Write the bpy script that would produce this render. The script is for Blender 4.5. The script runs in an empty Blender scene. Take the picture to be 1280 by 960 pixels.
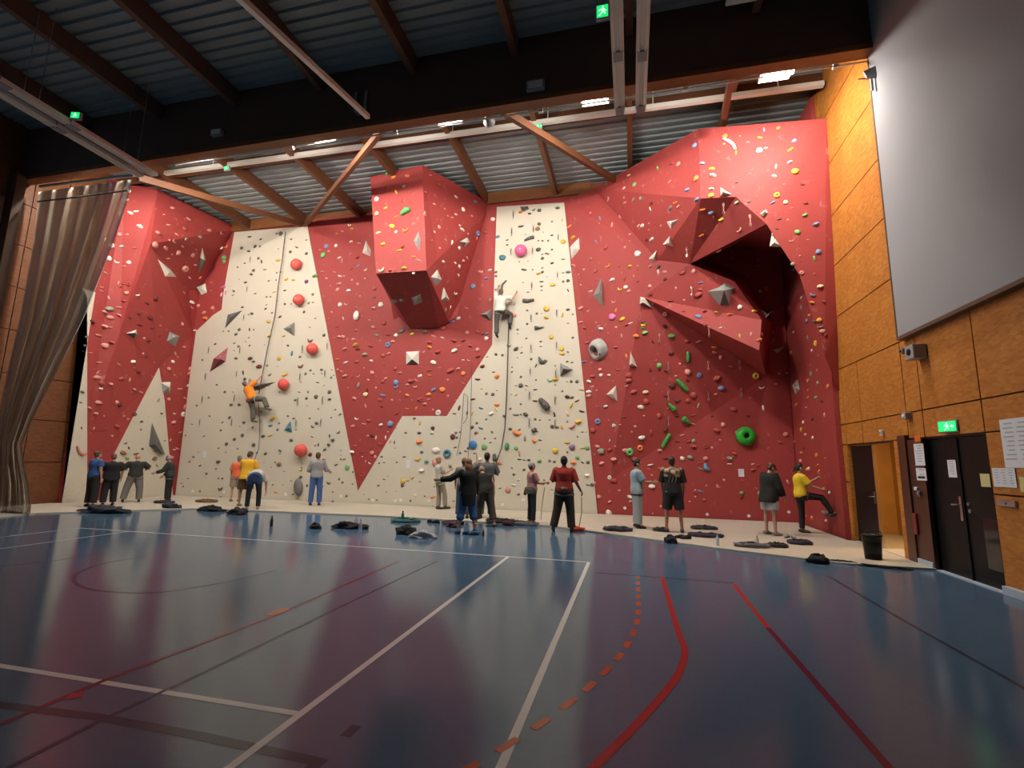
import bpy, bmesh, math, random
from mathutils import Vector, Matrix, Quaternion, noise
from mathutils.bvhtree import BVHTree
random.seed(7)
SC = bpy.context.scene
COL = SC.collection
PI = math.pi

# ------------------------------------------------------------------ camera, world, exposure
FOCAL, PITCH, YAW, ROLL, EYE = 611.0, .157, .239, .020, 1.616
_cy, _sy = math.cos(YAW), math.sin(YAW)
_fw = Vector((-_sy, _cy, 0)) * math.cos(PITCH) + Vector((0, 0, math.sin(PITCH)))
_r0 = Vector((_cy, _sy, 0)); _u0 = _r0.cross(_fw)
_rt = _r0 * math.cos(ROLL) + _u0 * math.sin(ROLL)
_up = -_r0 * math.sin(ROLL) + _u0 * math.cos(ROLL)
CAM = Vector((0, 0, EYE))
cd = bpy.data.cameras.new('camera'); cam = bpy.data.objects.new('camera', cd); COL.objects.link(cam)
cd.sensor_fit = 'HORIZONTAL'; cd.sensor_width = 36.0; cd.lens = FOCAL / 1280 * 36
cd.clip_start = .05; cd.clip_end = 200
cam.matrix_world = Matrix(((_rt.x, _up.x, -_fw.x, 0), (_rt.y, _up.y, -_fw.y, 0), (_rt.z, _up.z, -_fw.z, EYE), (0, 0, 0, 1)))
SC.camera = cam
SC.view_settings.view_transform = 'Standard'; SC.view_settings.look = 'None'
SC.view_settings.exposure = 0.0; SC.view_settings.gamma = 1.0
SC.view_settings.use_curve_mapping = False
W = bpy.data.worlds.new('hall_daylight'); SC.world = W; W.use_nodes = True
WORLD_STRENGTH = .14
W.node_tree.nodes['Background'].inputs[0].default_value = (.40, .60, .86, 1)
W.node_tree.nodes['Background'].inputs[1].default_value = WORLD_STRENGTH
LAMP_STRENGTH = 660.0
LAMP_TILT = math.radians(38)
LAMP_COLOR = (1, .93, .83, 1)
CORRIDOR_WATTS = 170
SC.cycles.max_bounces = 6; SC.cycles.diffuse_bounces = 2; SC.cycles.glossy_bounces = 3
SC.cycles.transparent_max_bounces = 10; SC.cycles.sample_clamp_indirect = 4.0
SC.cycles.caustics_reflective = False; SC.cycles.caustics_refractive = False

def ray(px, py): return _rt * (px - 640) + _up * (480 - py) + _fw * FOCAL
def onY(px, py, y): d = ray(px, py); return CAM + d * (y / d.y)
def onX(px, py, x): d = ray(px, py); return CAM + d * (x / d.x)
def onZ(px, py, z=0.0): d = ray(px, py); return CAM + d * ((z - EYE) / d.z)
def to_px(p):
    d = Vector(p) - CAM; z = d.dot(_fw)
    return 640 + FOCAL * d.dot(_rt) / z, 480 - FOCAL * d.dot(_up) / z

# ------------------------------------------------------------------ materials (all procedural)
MATS = {}
def mat(name, col, rough=.6, metal=0.0, var=.12, vscale=6.0, bump=0.0, bscale=60.0, emit=0.0, ecol=None, spec=.5, alpha=1.0, sub=0.0):
    if name in MATS: return MATS[name]
    m = bpy.data.materials.new(name); m.use_nodes = True; nt = m.node_tree; b = nt.nodes['Principled BSDF']
    b.inputs['Roughness'].default_value = rough; b.inputs['Metallic'].default_value = metal
    b.inputs['Specular IOR Level'].default_value = spec; b.inputs['Alpha'].default_value = alpha
    c = (col[0], col[1], col[2], 1)
    if var > 0:
        tc = nt.nodes.new('ShaderNodeTexCoord'); n = nt.nodes.new('ShaderNodeTexNoise'); n.inputs['Scale'].default_value = vscale; n.inputs['Detail'].default_value = 4
        mx = nt.nodes.new('ShaderNodeMix'); mx.data_type = 'RGBA'
        mx.inputs[6].default_value = tuple(max(0, x * (1 - var)) for x in col) + (1,)
        mx.inputs[7].default_value = tuple(min(1, x * (1 + var)) for x in col) + (1,)
        nt.links.new(tc.outputs['Object'], n.inputs['Vector']); nt.links.new(n.outputs['Fac'], mx.inputs[0]); nt.links.new(mx.outputs[2], b.inputs['Base Color'])
    else: b.inputs['Base Color'].default_value = c
    if bump > 0:
        tc2 = nt.nodes.new('ShaderNodeTexCoord'); n2 = nt.nodes.new('ShaderNodeTexNoise'); n2.inputs['Scale'].default_value = bscale
        bp = nt.nodes.new('ShaderNodeBump'); bp.inputs['Strength'].default_value = bump; bp.inputs['Distance'].default_value = .02
        nt.links.new(tc2.outputs['Object'], n2.inputs['Vector']); nt.links.new(n2.outputs['Fac'], bp.inputs['Height']); nt.links.new(bp.outputs['Normal'], b.inputs['Normal'])
    if emit > 0:
        b.inputs['Emission Color'].default_value = (ecol or col)[:3] + (1,) if len(ecol or col) == 3 else (ecol or col)
        b.inputs['Emission Strength'].default_value = emit
    MATS[name] = m; return m

def osb_mat(name, a, b_, c_):
    m = bpy.data.materials.new(name); m.use_nodes = True; nt = m.node_tree; b = nt.nodes['Principled BSDF']; L = nt.links
    tc = nt.nodes.new('ShaderNodeTexCoord'); mp = nt.nodes.new('ShaderNodeMapping'); mp.inputs['Scale'].default_value = (9, 9, 26)
    v = nt.nodes.new('ShaderNodeTexVoronoi'); v.inputs['Scale'].default_value = 1.0
    n = nt.nodes.new('ShaderNodeTexNoise'); n.inputs['Scale'].default_value = 2.2; n.inputs['Detail'].default_value = 5
    sep = nt.nodes.new('ShaderNodeSeparateColor'); r = nt.nodes.new('ShaderNodeValToRGB')
    r.color_ramp.elements[0].color = a + (1,); r.color_ramp.elements[1].color = c_ + (1,)
    e = r.color_ramp.elements.new(.5); e.color = b_ + (1,)
    ad = nt.nodes.new('ShaderNodeMath'); ad.operation = 'MULTIPLY_ADD'; ad.inputs[1].default_value = .45
    mu = nt.nodes.new('ShaderNodeMath'); mu.operation = 'MULTIPLY'; mu.inputs[1].default_value = .55
    L.new(tc.outputs['Object'], mp.inputs['Vector']); L.new(mp.outputs['Vector'], v.inputs['Vector']); L.new(tc.outputs['Object'], n.inputs['Vector'])
    L.new(v.outputs['Color'], sep.inputs['Color']); L.new(n.outputs['Fac'], mu.inputs[0]); L.new(sep.outputs[0], ad.inputs[0]); L.new(mu.outputs[0], ad.inputs[2])
    L.new(ad.outputs[0], r.inputs['Fac']); L.new(r.outputs['Color'], b.inputs['Base Color']); b.inputs['Roughness'].default_value = .55
    MATS[name] = m; return m

def wall_paint(name, col, chalk=(.75, .6, .55), chalk_amt=.35, var=.1):
    """textured climbing-wall render: mottled paint, gritty bump, tiny bolt-hole dots, chalk smears"""
    m = bpy.data.materials.new(name); m.use_nodes = True; nt = m.node_tree; b = nt.nodes['Principled BSDF']; L = nt.links
    tc = nt.nodes.new('ShaderNodeTexCoord')
    n = nt.nodes.new('ShaderNodeTexNoise'); n.inputs['Scale'].default_value = 1.3; n.inputs['Detail'].default_value = 6
    mx = nt.nodes.new('ShaderNodeMix'); mx.data_type = 'RGBA'
    mx.inputs[6].default_value = tuple(x * (1 - var) for x in col) + (1,); mx.inputs[7].default_value = tuple(min(1, x * (1 + var)) for x in col) + (1,)
    L.new(tc.outputs['Object'], n.inputs['Vector']); L.new(n.outputs['Fac'], mx.inputs[0])
    n3 = nt.nodes.new('ShaderNodeTexNoise'); n3.inputs['Scale'].default_value = 3.2; n3.inputs['Detail'].default_value = 8; n3.inputs['Roughness'].default_value = .7
    cr = nt.nodes.new('ShaderNodeValToRGB'); cr.color_ramp.elements[0].position = .60; cr.color_ramp.elements[1].position = .78
    cr.color_ramp.elements[1].color = (chalk_amt,) * 3 + (1,); cr.color_ramp.elements[0].color = (0, 0, 0, 1)
    mp = nt.nodes.new('ShaderNodeMapping'); mp.inputs['Scale'].default_value = (1.6, 1.6, 1.0); L.new(tc.outputs['Object'], mp.inputs['Vector']); L.new(mp.outputs['Vector'], n3.inputs['Vector'])
    L.new(n3.outputs['Fac'], cr.inputs['Fac'])
    m2 = nt.nodes.new('ShaderNodeMix'); m2.data_type = 'RGBA'; m2.inputs[7].default_value = chalk + (1,)
    L.new(cr.outputs['Color'], m2.inputs[0]); L.new(mx.outputs[2], m2.inputs[6])
    v = nt.nodes.new('ShaderNodeTexVoronoi'); v.inputs['Scale'].default_value = 4.5; v.inputs['Randomness'].default_value = .75
    vr = nt.nodes.new('ShaderNodeValToRGB'); vr.color_ramp.elements[0].position = .05; vr.color_ramp.elements[1].position = .085
    vr.color_ramp.elements[0].color = (.35, .33, .32, 1); vr.color_ramp.elements[1].color = (1, 1, 1, 1)
    L.new(tc.outputs['Object'], v.inputs['Vector']); L.new(v.outputs['Distance'], vr.inputs['Fac'])
    m3 = nt.nodes.new('ShaderNodeMix'); m3.data_type = 'RGBA'; m3.blend_type = 'MULTIPLY'; m3.inputs[0].default_value = .8
    L.new(m2.outputs[2], m3.inputs[6]); L.new(vr.outputs['Color'], m3.inputs[7]); L.new(m3.outputs[2], b.inputs['Base Color'])
    n2 = nt.nodes.new('ShaderNodeTexNoise'); n2.inputs['Scale'].default_value = 70
    bp = nt.nodes.new('ShaderNodeBump'); bp.inputs['Strength'].default_value = .35; bp.inputs['Distance'].default_value = .01
    L.new(tc.outputs['Object'], n2.inputs['Vector']); L.new(n2.outputs['Fac'], bp.inputs['Height']); L.new(bp.outputs['Normal'], b.inputs['Normal'])
    b.inputs['Roughness'].default_value = .62; b.inputs['Specular IOR Level'].default_value = .35
    MATS[name] = m; return m

M_RED = wall_paint('red wall paint', (.335, .047, .043))
M_BEIGE = wall_paint('beige wall paint', (.62, .565, .46), chalk=(.75, .72, .66), chalk_amt=.25, var=.06)
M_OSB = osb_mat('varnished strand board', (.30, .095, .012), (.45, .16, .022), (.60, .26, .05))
M_OSBSHADE = osb_mat('shaded strand board', (.085, .026, .008), (.14, .045, .012), (.19, .075, .022))  # same board as M_OSB, with the left wall's shade put into the colour
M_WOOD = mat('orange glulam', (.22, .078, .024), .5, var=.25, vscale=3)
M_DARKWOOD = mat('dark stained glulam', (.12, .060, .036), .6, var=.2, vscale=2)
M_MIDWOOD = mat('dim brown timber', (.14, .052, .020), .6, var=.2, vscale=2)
M_PLY = mat('warm varnished pine', (.60, .32, .09), .45, var=.18, vscale=3)
M_DECK = mat('grey blue steel deck', (.25, .285, .295), .45, var=.08, vscale=1.5)
M_WHITE = mat('off white enamel', (.80, .77, .71), .4, var=.04)
M_GREY = mat('mid grey plastic', (.30, .30, .31), .45, var=.06)
M_BLACK = mat('black lacquer', (.007, .0065, .007), .42, var=.05, spec=.25)
M_STEEL = mat('brushed steel', (.55, .55, .55), .3, 1.0, var=.05)
M_CURTPANEL = mat('grey acoustic fabric', (.30, .30, .315), .85, var=.05, vscale=1.2, bump=.1, bscale=30)
M_DARKPANEL = mat('dark red brown board', (.085, .030, .018), .42, var=.2, vscale=4)
M_PAPER = mat('white paper', (.72, .74, .78), .7, var=.05, vscale=12)
M_INK = mat('grey print', (.42, .44, .48), .8, var=0)
M_BLACKINK = mat('black print', (.02, .02, .02), .8, var=0)
M_YELLOWP = mat('pale yellow paper', (.62, .58, .26), .7, var=.06, vscale=8)
M_MAT = mat('beige resin landing strip', (.52, .47, .38), .55, var=.1, vscale=1.5, bump=.1)
M_GREEN = mat('green sign glow', (.01, .55, .14), .4, var=0, emit=.9, ecol=(.02, .9, .22))
M_SIGNWHITE = mat('white sign figure', (.7, 1, .8), .4, var=0, emit=1.1, ecol=(.6, 1, .75))
M_SKIRT = mat('pale blue skirting paint', (.42, .50, .58), .5, var=.05)
M_ORANGE = mat('orange plastic', (.70, .16, .03), .45, var=.05)

# ------------------------------------------------------------------ mesh helpers
def finish(name, bm, m, parent=None, smooth=False, recalc=True):
    if recalc: bmesh.ops.recalc_face_normals(bm, faces=bm.faces)
    me = bpy.data.meshes.new(name); bm.to_mesh(me); bm.free()
    for x in (m if isinstance(m, (list, tuple)) else [m]): me.materials.append(x)
    if smooth:
        for p in me.polygons: p.use_smooth = True
    o = bpy.data.objects.new(name, me); COL.objects.link(o)
    if parent is not None: o.parent = parent
    return o
def base(name, loc=(0, 0, 0), rz=0.0):
    o = bpy.data.objects.new(name, None); COL.objects.link(o); o.location = loc; o.rotation_euler = (0, 0, rz); o.empty_display_size = .1
    return o
def tag(o, label, cat, group=None, kind=None):
    o['label'] = label; o['category'] = cat
    if group: o['group'] = group
    if kind: o['kind'] = kind
    return o
def struct(o): o['kind'] = 'structure'; return o
def box(bm, lo, hi, mi=0, M=None, bev=0.0):
    x0, y0, z0 = lo; x1, y1, z1 = hi
    vs = [bm.verts.new(Vector(p) if M is None else M @ Vector(p)) for p in ((x0, y0, z0), (x1, y0, z0), (x1, y1, z0), (x0, y1, z0), (x0, y0, z1), (x1, y0, z1), (x1, y1, z1), (x0, y1, z1))]
    fs = [bm.faces.new([vs[i] for i in f]) for f in ((3, 2, 1, 0), (4, 5, 6, 7), (0, 1, 5, 4), (1, 2, 6, 5), (2, 3, 7, 6), (3, 0, 4, 7))]
    for f in fs: f.material_index = mi
    if bev > 0:
        es = list({e for f in fs for e in f.edges}); r = bmesh.ops.bevel(bm, geom=es, offset=bev, segments=2, affect='EDGES', profile=.5)
        for f in r['faces']: f.material_index = mi
    return fs
def frame_of(d, upv=Vector((0, 0, 1))):
    d = Vector(d).normalized()
    if abs(d.dot(upv)) > .98: upv = Vector((0, 1, 0))
    x = d.cross(upv).normalized(); y = x.cross(d).normalized()
    return x, y, d
def beam(bm, a, b, w, h, mi=0):
    """rectangular bar from a to b, width w across and height h up"""
    a, b = Vector(a), Vector(b); x, y, d = frame_of(b - a)
    vs = []
    for p in (a, b):
        for sx, sy in ((-1, -1), (1, -1), (1, 1), (-1, 1)): vs.append(bm.verts.new(p + x * (sx * w / 2) + y * (sy * h / 2)))
    for f in ((3, 2, 1, 0), (4, 5, 6, 7), (0, 1, 5, 4), (1, 2, 6, 5), (2, 3, 7, 6), (3, 0, 4, 7)):
        q = bm.faces.new([vs[i] for i in f]); q.material_index = mi
def tube(bm, pts, r, seg=8, mi=0, cap=True, closed=False):
    pts = [Vector(p) for p in pts]; n = len(pts); rs = r if isinstance(r, (list, tuple)) else [r] * n
    rings = []; px = None
    for i in range(n):
        if closed: d = pts[(i + 1) % n] - pts[i - 1]
        else: d = pts[min(i + 1, n - 1)] - pts[max(i - 1, 0)]
        if d.length < 1e-9: d = Vector((0, 0, 1))
        d.normalize()
        if px is None: px, _, _ = frame_of(d)
        else:
            px = px - d * px.dot(d)
            px = px.normalized() if px.length > 1e-6 else frame_of(d)[0]
        py = d.cross(px)
        rings.append([bm.verts.new(pts[i] + px * (math.cos(2 * PI * k / seg) * rs[i]) + py * (math.sin(2 * PI * k / seg) * rs[i])) for k in range(seg)])
    for i in range(n if closed else n - 1):
        A, B = rings[i], rings[(i + 1) % n]
        for k in range(seg):
            f = bm.faces.new((A[k], A[(k + 1) % seg], B[(k + 1) % seg], B[k])); f.material_index = mi
    if cap and not closed:
        f = bm.faces.new(rings[0][::-1]); f.material_index = mi; f = bm.faces.new(rings[-1]); f.material_index = mi
def lathe(bm, prof, seg=20, M=None, mi=0):
    """prof: list of (r, z); closed at ends when r==0"""
    M = M or Matrix.Identity(4); rings = []
    for r, z in prof:
        if r < 1e-6: rings.append([bm.verts.new(M @ Vector((0, 0, z)))])
        else: rings.append([bm.verts.new(M @ Vector((r * math.cos(2 * PI * k / seg), r * math.sin(2 * PI * k / seg), z))) for k in range(seg)])
    for A, B in zip(rings[:-1], rings[1:]):
        for k in range(seg):
            k2 = (k + 1) % seg
            if len(A) == 1 and len(B) == 1: continue
            if len(A) == 1: f = bm.faces.new((A[0], B[k], B[k2]))
            elif len(B) == 1: f = bm.faces.new((A[k], A[k2], B[0]))
            else: f = bm.faces.new((A[k], A[k2], B[k2], B[k]))
            f.material_index = mi
def poly(bm, pts, mi=0):
    f = bm.faces.new([bm.verts.new(p) for p in pts]); f.material_index = mi; return f
def slab(bm, pts, off, mi=0):
    """prism between polygon pts and the same polygon moved by vector off"""
    off = Vector(off); A = [bm.verts.new(Vector(p)) for p in pts]; B = [bm.verts.new(Vector(p) + off) for p in pts]; n = len(A)
    fs = [bm.faces.new(A), bm.faces.new(B[::-1])] + [bm.faces.new((A[i], B[i], B[(i + 1) % n], A[(i + 1) % n])) for i in range(n)]
    for f in fs: f.material_index = mi

# ------------------------------------------------------------------ room shell
XL, XR, YB, YF = -17.9, 4.85, 16.2, -6.0       # left wall, right wall, climbing wall plane, open end behind the camera
ZD = 11.45                                     # roof deck

# floor with painted court lines (lines are part of the floor's own mesh)
M_FLOOR = bpy.data.materials.new('blue grey sports floor'); M_FLOOR.use_nodes = True
_nt = M_FLOOR.node_tree; _b = _nt.nodes['Principled BSDF']
_tc = _nt.nodes.new('ShaderNodeTexCoord'); _n = _nt.nodes.new('ShaderNodeTexNoise'); _n.inputs['Scale'].default_value = 14; _n.inputs['Detail'].default_value = 8; _n.inputs['Roughness'].default_value = .7
_mx = _nt.nodes.new('ShaderNodeMix'); _mx.data_type = 'RGBA'; _mx.inputs[6].default_value = (.066, .122, .195, 1); _mx.inputs[7].default_value = (.088, .152, .232, 1)
_nt.links.new(_tc.outputs['Object'], _n.inputs['Vector']); _nt.links.new(_n.outputs['Fac'], _mx.inputs[0]); _nt.links.new(_mx.outputs[2], _b.inputs['Base Color'])
_b.inputs['Roughness'].default_value = .085; _b.inputs['Specular IOR Level'].default_value = .19
_n2 = _nt.nodes.new('ShaderNodeTexNoise'); _n2.inputs['Scale'].default_value = 90; _bp = _nt.nodes.new('ShaderNodeBump'); _bp.inputs['Strength'].default_value = .05; _bp.inputs['Distance'].default_value = .01
_nt.links.new(_tc.outputs['Object'], _n2.inputs['Vector']); _nt.links.new(_n2.outputs['Fac'], _bp.inputs['Height']); _nt.links.new(_bp.outputs['Normal'], _b.inputs['Normal'])
LINE = {'w': mat('white court line paint', (.62, .62, .60), .2, spec=.15, var=.04), 'r': mat('red court line paint', (.40, .035, .04), .2, spec=.15, var=.05),
        'o': mat('orange red dash paint', (.46, .10, .05), .2, spec=.15, var=.05), 'b': mat('dark blue court line paint', (.035, .05, .085), .2, spec=.15, var=.05), 'p': mat('dull maroon line paint', (.14, .025, .05), .2, spec=.15, var=.05)}
LI = {'w': 1, 'r': 2, 'o': 3, 'b': 4, 'p': 5}
fb = bmesh.new()
poly(fb, [(-19, YF, 0), (9.5, YF, 0), (9.5, 16.6, 0), (-19, 16.6, 0)])
def stripe(pts, w, c, z=.0015):
    pts = [Vector((p[0], p[1], z)) for p in pts]; n = len(pts); L_, R_ = [], []
    for i in range(n):
        d = pts[min(i + 1, n - 1)] - pts[max(i - 1, 0)]; d.normalize(); s = Vector((-d.y, d.x, 0)) * (w / 2)
        L_.append(fb.verts.new(pts[i] + s)); R_.append(fb.verts.new(pts[i] - s))
    for i in range(n - 1):
        f = fb.faces.new((R_[i], R_[i + 1], L_[i + 1], L_[i])); f.material_index = LI[c]
def stripe_px(pp, w, c, z=.0015): stripe([onZ(*p) for p in pp], w, c, z)
XC, YBASE = -.705, 8.49
stripe([(XC, YBASE), (XC, -4)], .055, 'w'); stripe([(XC - 1.37, YBASE), (XC - 1.37, -4)], .055, 'w')
stripe([(XC - 10.97, YBASE), (XC - 10.97, -4)], .05, 'w'); stripe([(XC - 9.6, YBASE), (XC - 9.6, -4)], .05, 'w')
stripe([(XC - 10.97, YBASE), (XC, YBASE)], .05, 'w', .0018); stripe([(XC - 9.6, 3.0), (XC - 1.37, 3.0)], .055, 'w', .0018)
def smooth_path(pp, k=6):
    P = [onZ(*p) for p in pp]; out = []
    for i in range(len(P) - 1):
        p0, p1, p2, p3 = P[max(i - 1, 0)], P[i], P[i + 1], P[min(i + 2, len(P) - 1)]
        for j in range(k):
            t = j / k; out.append(.5 * ((2 * p1) + (p2 - p0) * t + (2 * p0 - 5 * p1 + 4 * p2 - p3) * t * t + (3 * p1 - p0 - 3 * p2 + p3) * t ** 3))
    return out + [P[-1]]
dash = smooth_path([(797, 720), (798, 750), (796, 778), (781, 811), (751, 845), (704, 885), (629, 935), (560, 975)], 30)
acc, on, seg_ = 0.0, True, [dash[0]]
for a_, b_2 in zip(dash[:-1], dash[1:]):
    acc += (b_2 - a_).length
    if on: seg_.append(b_2)
    if acc > (.17 if on else .14):
        if on and len(seg_) > 1: stripe(seg_, .055, 'o', .0021)
        on = not on; acc = 0; seg_ = [b_2]
stripe(smooth_path([(828, 722), (838, 757), (848, 790), (856, 815), (849, 840), (836, 860), (812, 888), (788, 914), (768, 934), (740, 962), (700, 1000)]), .06, 'r', .0024)
stripe_px([(917, 730), (960, 785)], .055, 'r', .0021); stripe_px([(960, 785), (1025, 860), (1113, 962), (1150, 1005)], .055, 'p', .0021)
stripe_px([(1035, 720), (1130, 776), (1290, 866)], .04, 'b', .0021); stripe_px([(745, 716), (918, 729)], .04, 'b', .0012)
stripe_px([(0, 906), (125, 853), (350, 767), (498, 702)], .045, 'p', .0021); stripe_px([(336, 769), (359, 761)], .10, 'o', .0028); stripe_px([(85, 871), (104, 868)], .10, 'r', .0028)
stripe_px([(-20, 879), (120, 896), (250, 920), (392, 951)], .075, 'b', .0012); stripe_px([(404, 948), (372, 975)], .075, 'b', .001)
stripe_px([(10, 960), (115, 906), (192, 870), (545, 702)], .035, 'b', .0024)
stripe(smooth_path([(180, 696), (135, 703), (104, 713), (92, 723), (103, 734), (140, 740), (205, 740), (285, 727), (345, 713)]), .045, 'b', .0012)
stripe_px([(0, 708), (75, 700), (130, 690)], .04, 'b', .0012); stripe_px([(431, 921), (446, 907)], .07, 'b', .0012)
floor = struct(finish('floor', fb, [M_FLOOR] + [LINE[k] for k in 'wrobp'], recalc=False))

# side walls of the hall
def osb_panels(bm, x, thick, ys, zs, skip=(), gap=.012):
    """strand-board sheets on a wall facing along -x / +x, each sheet separated by a dark joint"""
    for a, b in zip(ys[:-1], ys[1:]):
        for c, d in zip(zs[:-1], zs[1:]):
            if any(a >= s[0] - .01 and b <= s[1] + .01 and c >= s[2] - .01 and d <= s[3] + .01 for s in skip): continue
            box(bm, (min(x, x + thick), a + gap, c + gap), (max(x, x + thick), b - gap, d - gap))
wr = bmesh.new()
ZJ = [0, 1.3, 2.15, 2.62, 3.93, 5.18, 6.42, 7.66, 8.97, 10.25, 11.5]
SK = [(10.78, 12.85, 0, 2.15), (8.26, 10.22, 0, 2.15)]
osb_panels(wr, XR, .05, [YF, -2, 1, 3.5, 5.9, 7.2, 8.26, 9.72, 10.22, 10.78, 12.85, 16.6], ZJ[:3], SK)
osb_panels(wr, XR, .05, [YF, -2, 1, 3.5, 5.9, 8.26, 9.72, 10.22, 12.0, 12.85, 16.6], ZJ[2:5])
osb_panels(wr, XR, .05, [YF, -2, 1, 3.5, 5.9, 8.26, 10.2, 12.85, 16.6], ZJ[4:])
box(wr, (XR + .05, YF, 2.13), (XR + .20, 16.6, 11.6), 1)                      # dark backing behind the sheets
for a, b in ((YF, 8.26), (10.22, 10.78), (12.85, 16.6)): box(wr, (XR + .05, a, 0), (XR + .20, b, 2.13), 1)
struct(finish('wall_right', wr, [M_OSB, M_DARKWOOD]))
wl = bmesh.new()
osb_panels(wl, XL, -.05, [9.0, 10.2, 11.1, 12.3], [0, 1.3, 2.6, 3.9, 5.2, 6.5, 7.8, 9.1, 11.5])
box(wl, (XL - .25, 8.4, 0), (XL - .05, 16.6, 11.6), 1)
box(wl, (XL - .05, 8.4, 0), (XL, 9.0, 11.6), 1)
struct(finish('wall_left', wl, [M_OSBSHADE, M_DARKWOOD]))
wb = bmesh.new(); box(wb, (XL - .3, 16.5, 0), (XR + .3, 16.7, 11.6))
struct(finish('wall_back', wb, M_DARKWOOD))
wf = bmesh.new(); box(wf, (-5.0, YF - .2, 0), (XR + .2, YF, 11.6)); struct(finish('wall_light_block', wf, M_DARKWOOD))  # unseen half wall added to block daylight from the right rear
# corrugated steel roof deck
cb = bmesh.new(); y = YF; prof = []
while y < 16.6:
    prof += [(y, ZD), (y + .13, ZD), (y + .16, ZD + .055), (y + .245, ZD + .055)]; y += .275
prev = None
for yy, zz in prof:
    cur = [cb.verts.new((XL - .3, yy, zz)), cb.verts.new((XR + .3, yy, zz))]
    if prev: cb.faces.new((prev[0], prev[1], cur[1], cur[0]))
    prev = cur
box(cb, (XL - .3, YF, ZD + .07), (XR + .3, 16.7, ZD + .12))
struct(finish('ceiling', cb, M_DECK))
# timber fascia over the climbing wall
tb = bmesh.new(); box(tb, (XL, 16.22, 10.75), (XR, 16.42, 11.44)); box(tb, (-5.05, 16.10, 11.02), (-1.2, 16.22, 11.44)); box(tb, (-16.6, 16.10, 11.02), (-12.9, 16.22, 11.44))
struct(finish('trim_1', tb, M_WOOD))

# main glulam girder, orange soffit batten
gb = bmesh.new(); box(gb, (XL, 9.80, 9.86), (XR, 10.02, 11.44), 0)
g = finish('roof_girder', gb, M_DARKWOOD); tag(g, 'huge dark glulam girder crossing the whole hall in front of the climbing wall', 'beam')
gb = bmesh.new(); box(gb, (XL, 9.78, 9.74), (XR, 10.06, 9.858), 0)
g = finish('soffit_batten', gb, M_WOOD); tag(g, 'orange timber batten running along the underside of the dark girder', 'beam')
PX = [-15.45, -12.85, -10.3, -7.65, -5.05, -2.48, .13, 2.7]
NTH = ['leftmost', 'second from left', 'third from left', 'fourth from left', 'fourth from right', 'third from right', 'second from right', 'rightmost']
for i, x in enumerate(PX):
    bm = bmesh.new(); box(bm, (x - .08, YF, 10.98), (x + .08, 9.79, 11.448))
    tag(finish('roof_purlin', bm, M_DARKWOOD if x < -6 else M_MIDWOOD), 'long dark roof purlin under the blue deck near the viewer, ' + NTH[i], 'beam', 'purlins in front of the dark girder')  # right-hand purlins in browner timber: their lit sides put into the colour
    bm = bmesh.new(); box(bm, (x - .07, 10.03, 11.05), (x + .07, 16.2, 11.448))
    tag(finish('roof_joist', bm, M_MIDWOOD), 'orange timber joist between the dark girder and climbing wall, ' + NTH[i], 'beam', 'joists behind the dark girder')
bm = bmesh.new(); box(bm, (XL, 12.40, 11.17), (XR, 12.54, 11.44))
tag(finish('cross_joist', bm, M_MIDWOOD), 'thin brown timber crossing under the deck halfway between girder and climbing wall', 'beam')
for a, b, lab in ((onY(486, 152, 10.1), Vector((-12.75, 16.15, 11.0)), 'orange diagonal brace left of the jutting central red box'),
                  (onY(172, 222, 10.1), Vector((-12.95, 16.15, 11.02)), 'long orange diagonal brace above the left red corner'),
                  (onY(628, 138, 10.1), Vector((.1, 16.1, 11.0)), 'orange diagonal brace above the tall right beige panel'),
                  (onY(915, 93, 10.15), onY(905, 145, 11.9), 'short orange post under the deck above the bright red overhang')):
    bm = bmesh.new(); beam(bm, a, b, .12, .2)
    tag(finish('roof_brace', bm, M_MIDWOOD), lab, 'brace')
# ------------------------------------------------------------------ climbing wall
cw = base('climbing_wall', (-6, YB, 0)); tag(cw, 'huge red and beige artificial climbing wall filling the end of the hall', 'climbing wall')
CWP = []
def cw_part(name, bm, m):
    bmesh.ops.translate(bm, vec=-Vector(cw.location), verts=bm.verts)
    o = finish(name, bm, m, cw, recalc=True); CWP.append(o); return o
def face(bm, D, keys): bm.faces.new([D[k] for k in keys.split()])
def verts(bm, d): return {k: bm.verts.new(v) for k, v in d.items()}

# flat red ground wall between the corners (thick board)
bm = bmesh.new(); box(bm, (-17.75, YB, 0), (4.72, YB + .28, 11.2)); cw_part('red_back_wall', bm, M_RED)
# beige zig-zag panel, 3 cm proud of the red
bp_ = [(219, 619.8), (228, 548), (236, 480), (245, 414), (258, 402), (266, 394), (277, 387), (279, 368), (284, 340), (289, 312), (293, 290), (384, 283), (447, 614), (503, 520), (558.5, 520), (615, 431), (621, 258.5), (705, 253), (747, 643.2)]
bm = bmesh.new(); P3 = [onY(p[0], p[1], YB - .03) for p in bp_]; P3[0].z = 0; P3[-1].z = 0
slab(bm, P3, (0, .06, 0)); cw_part('beige_back_panel', bm, M_BEIGE)
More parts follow.
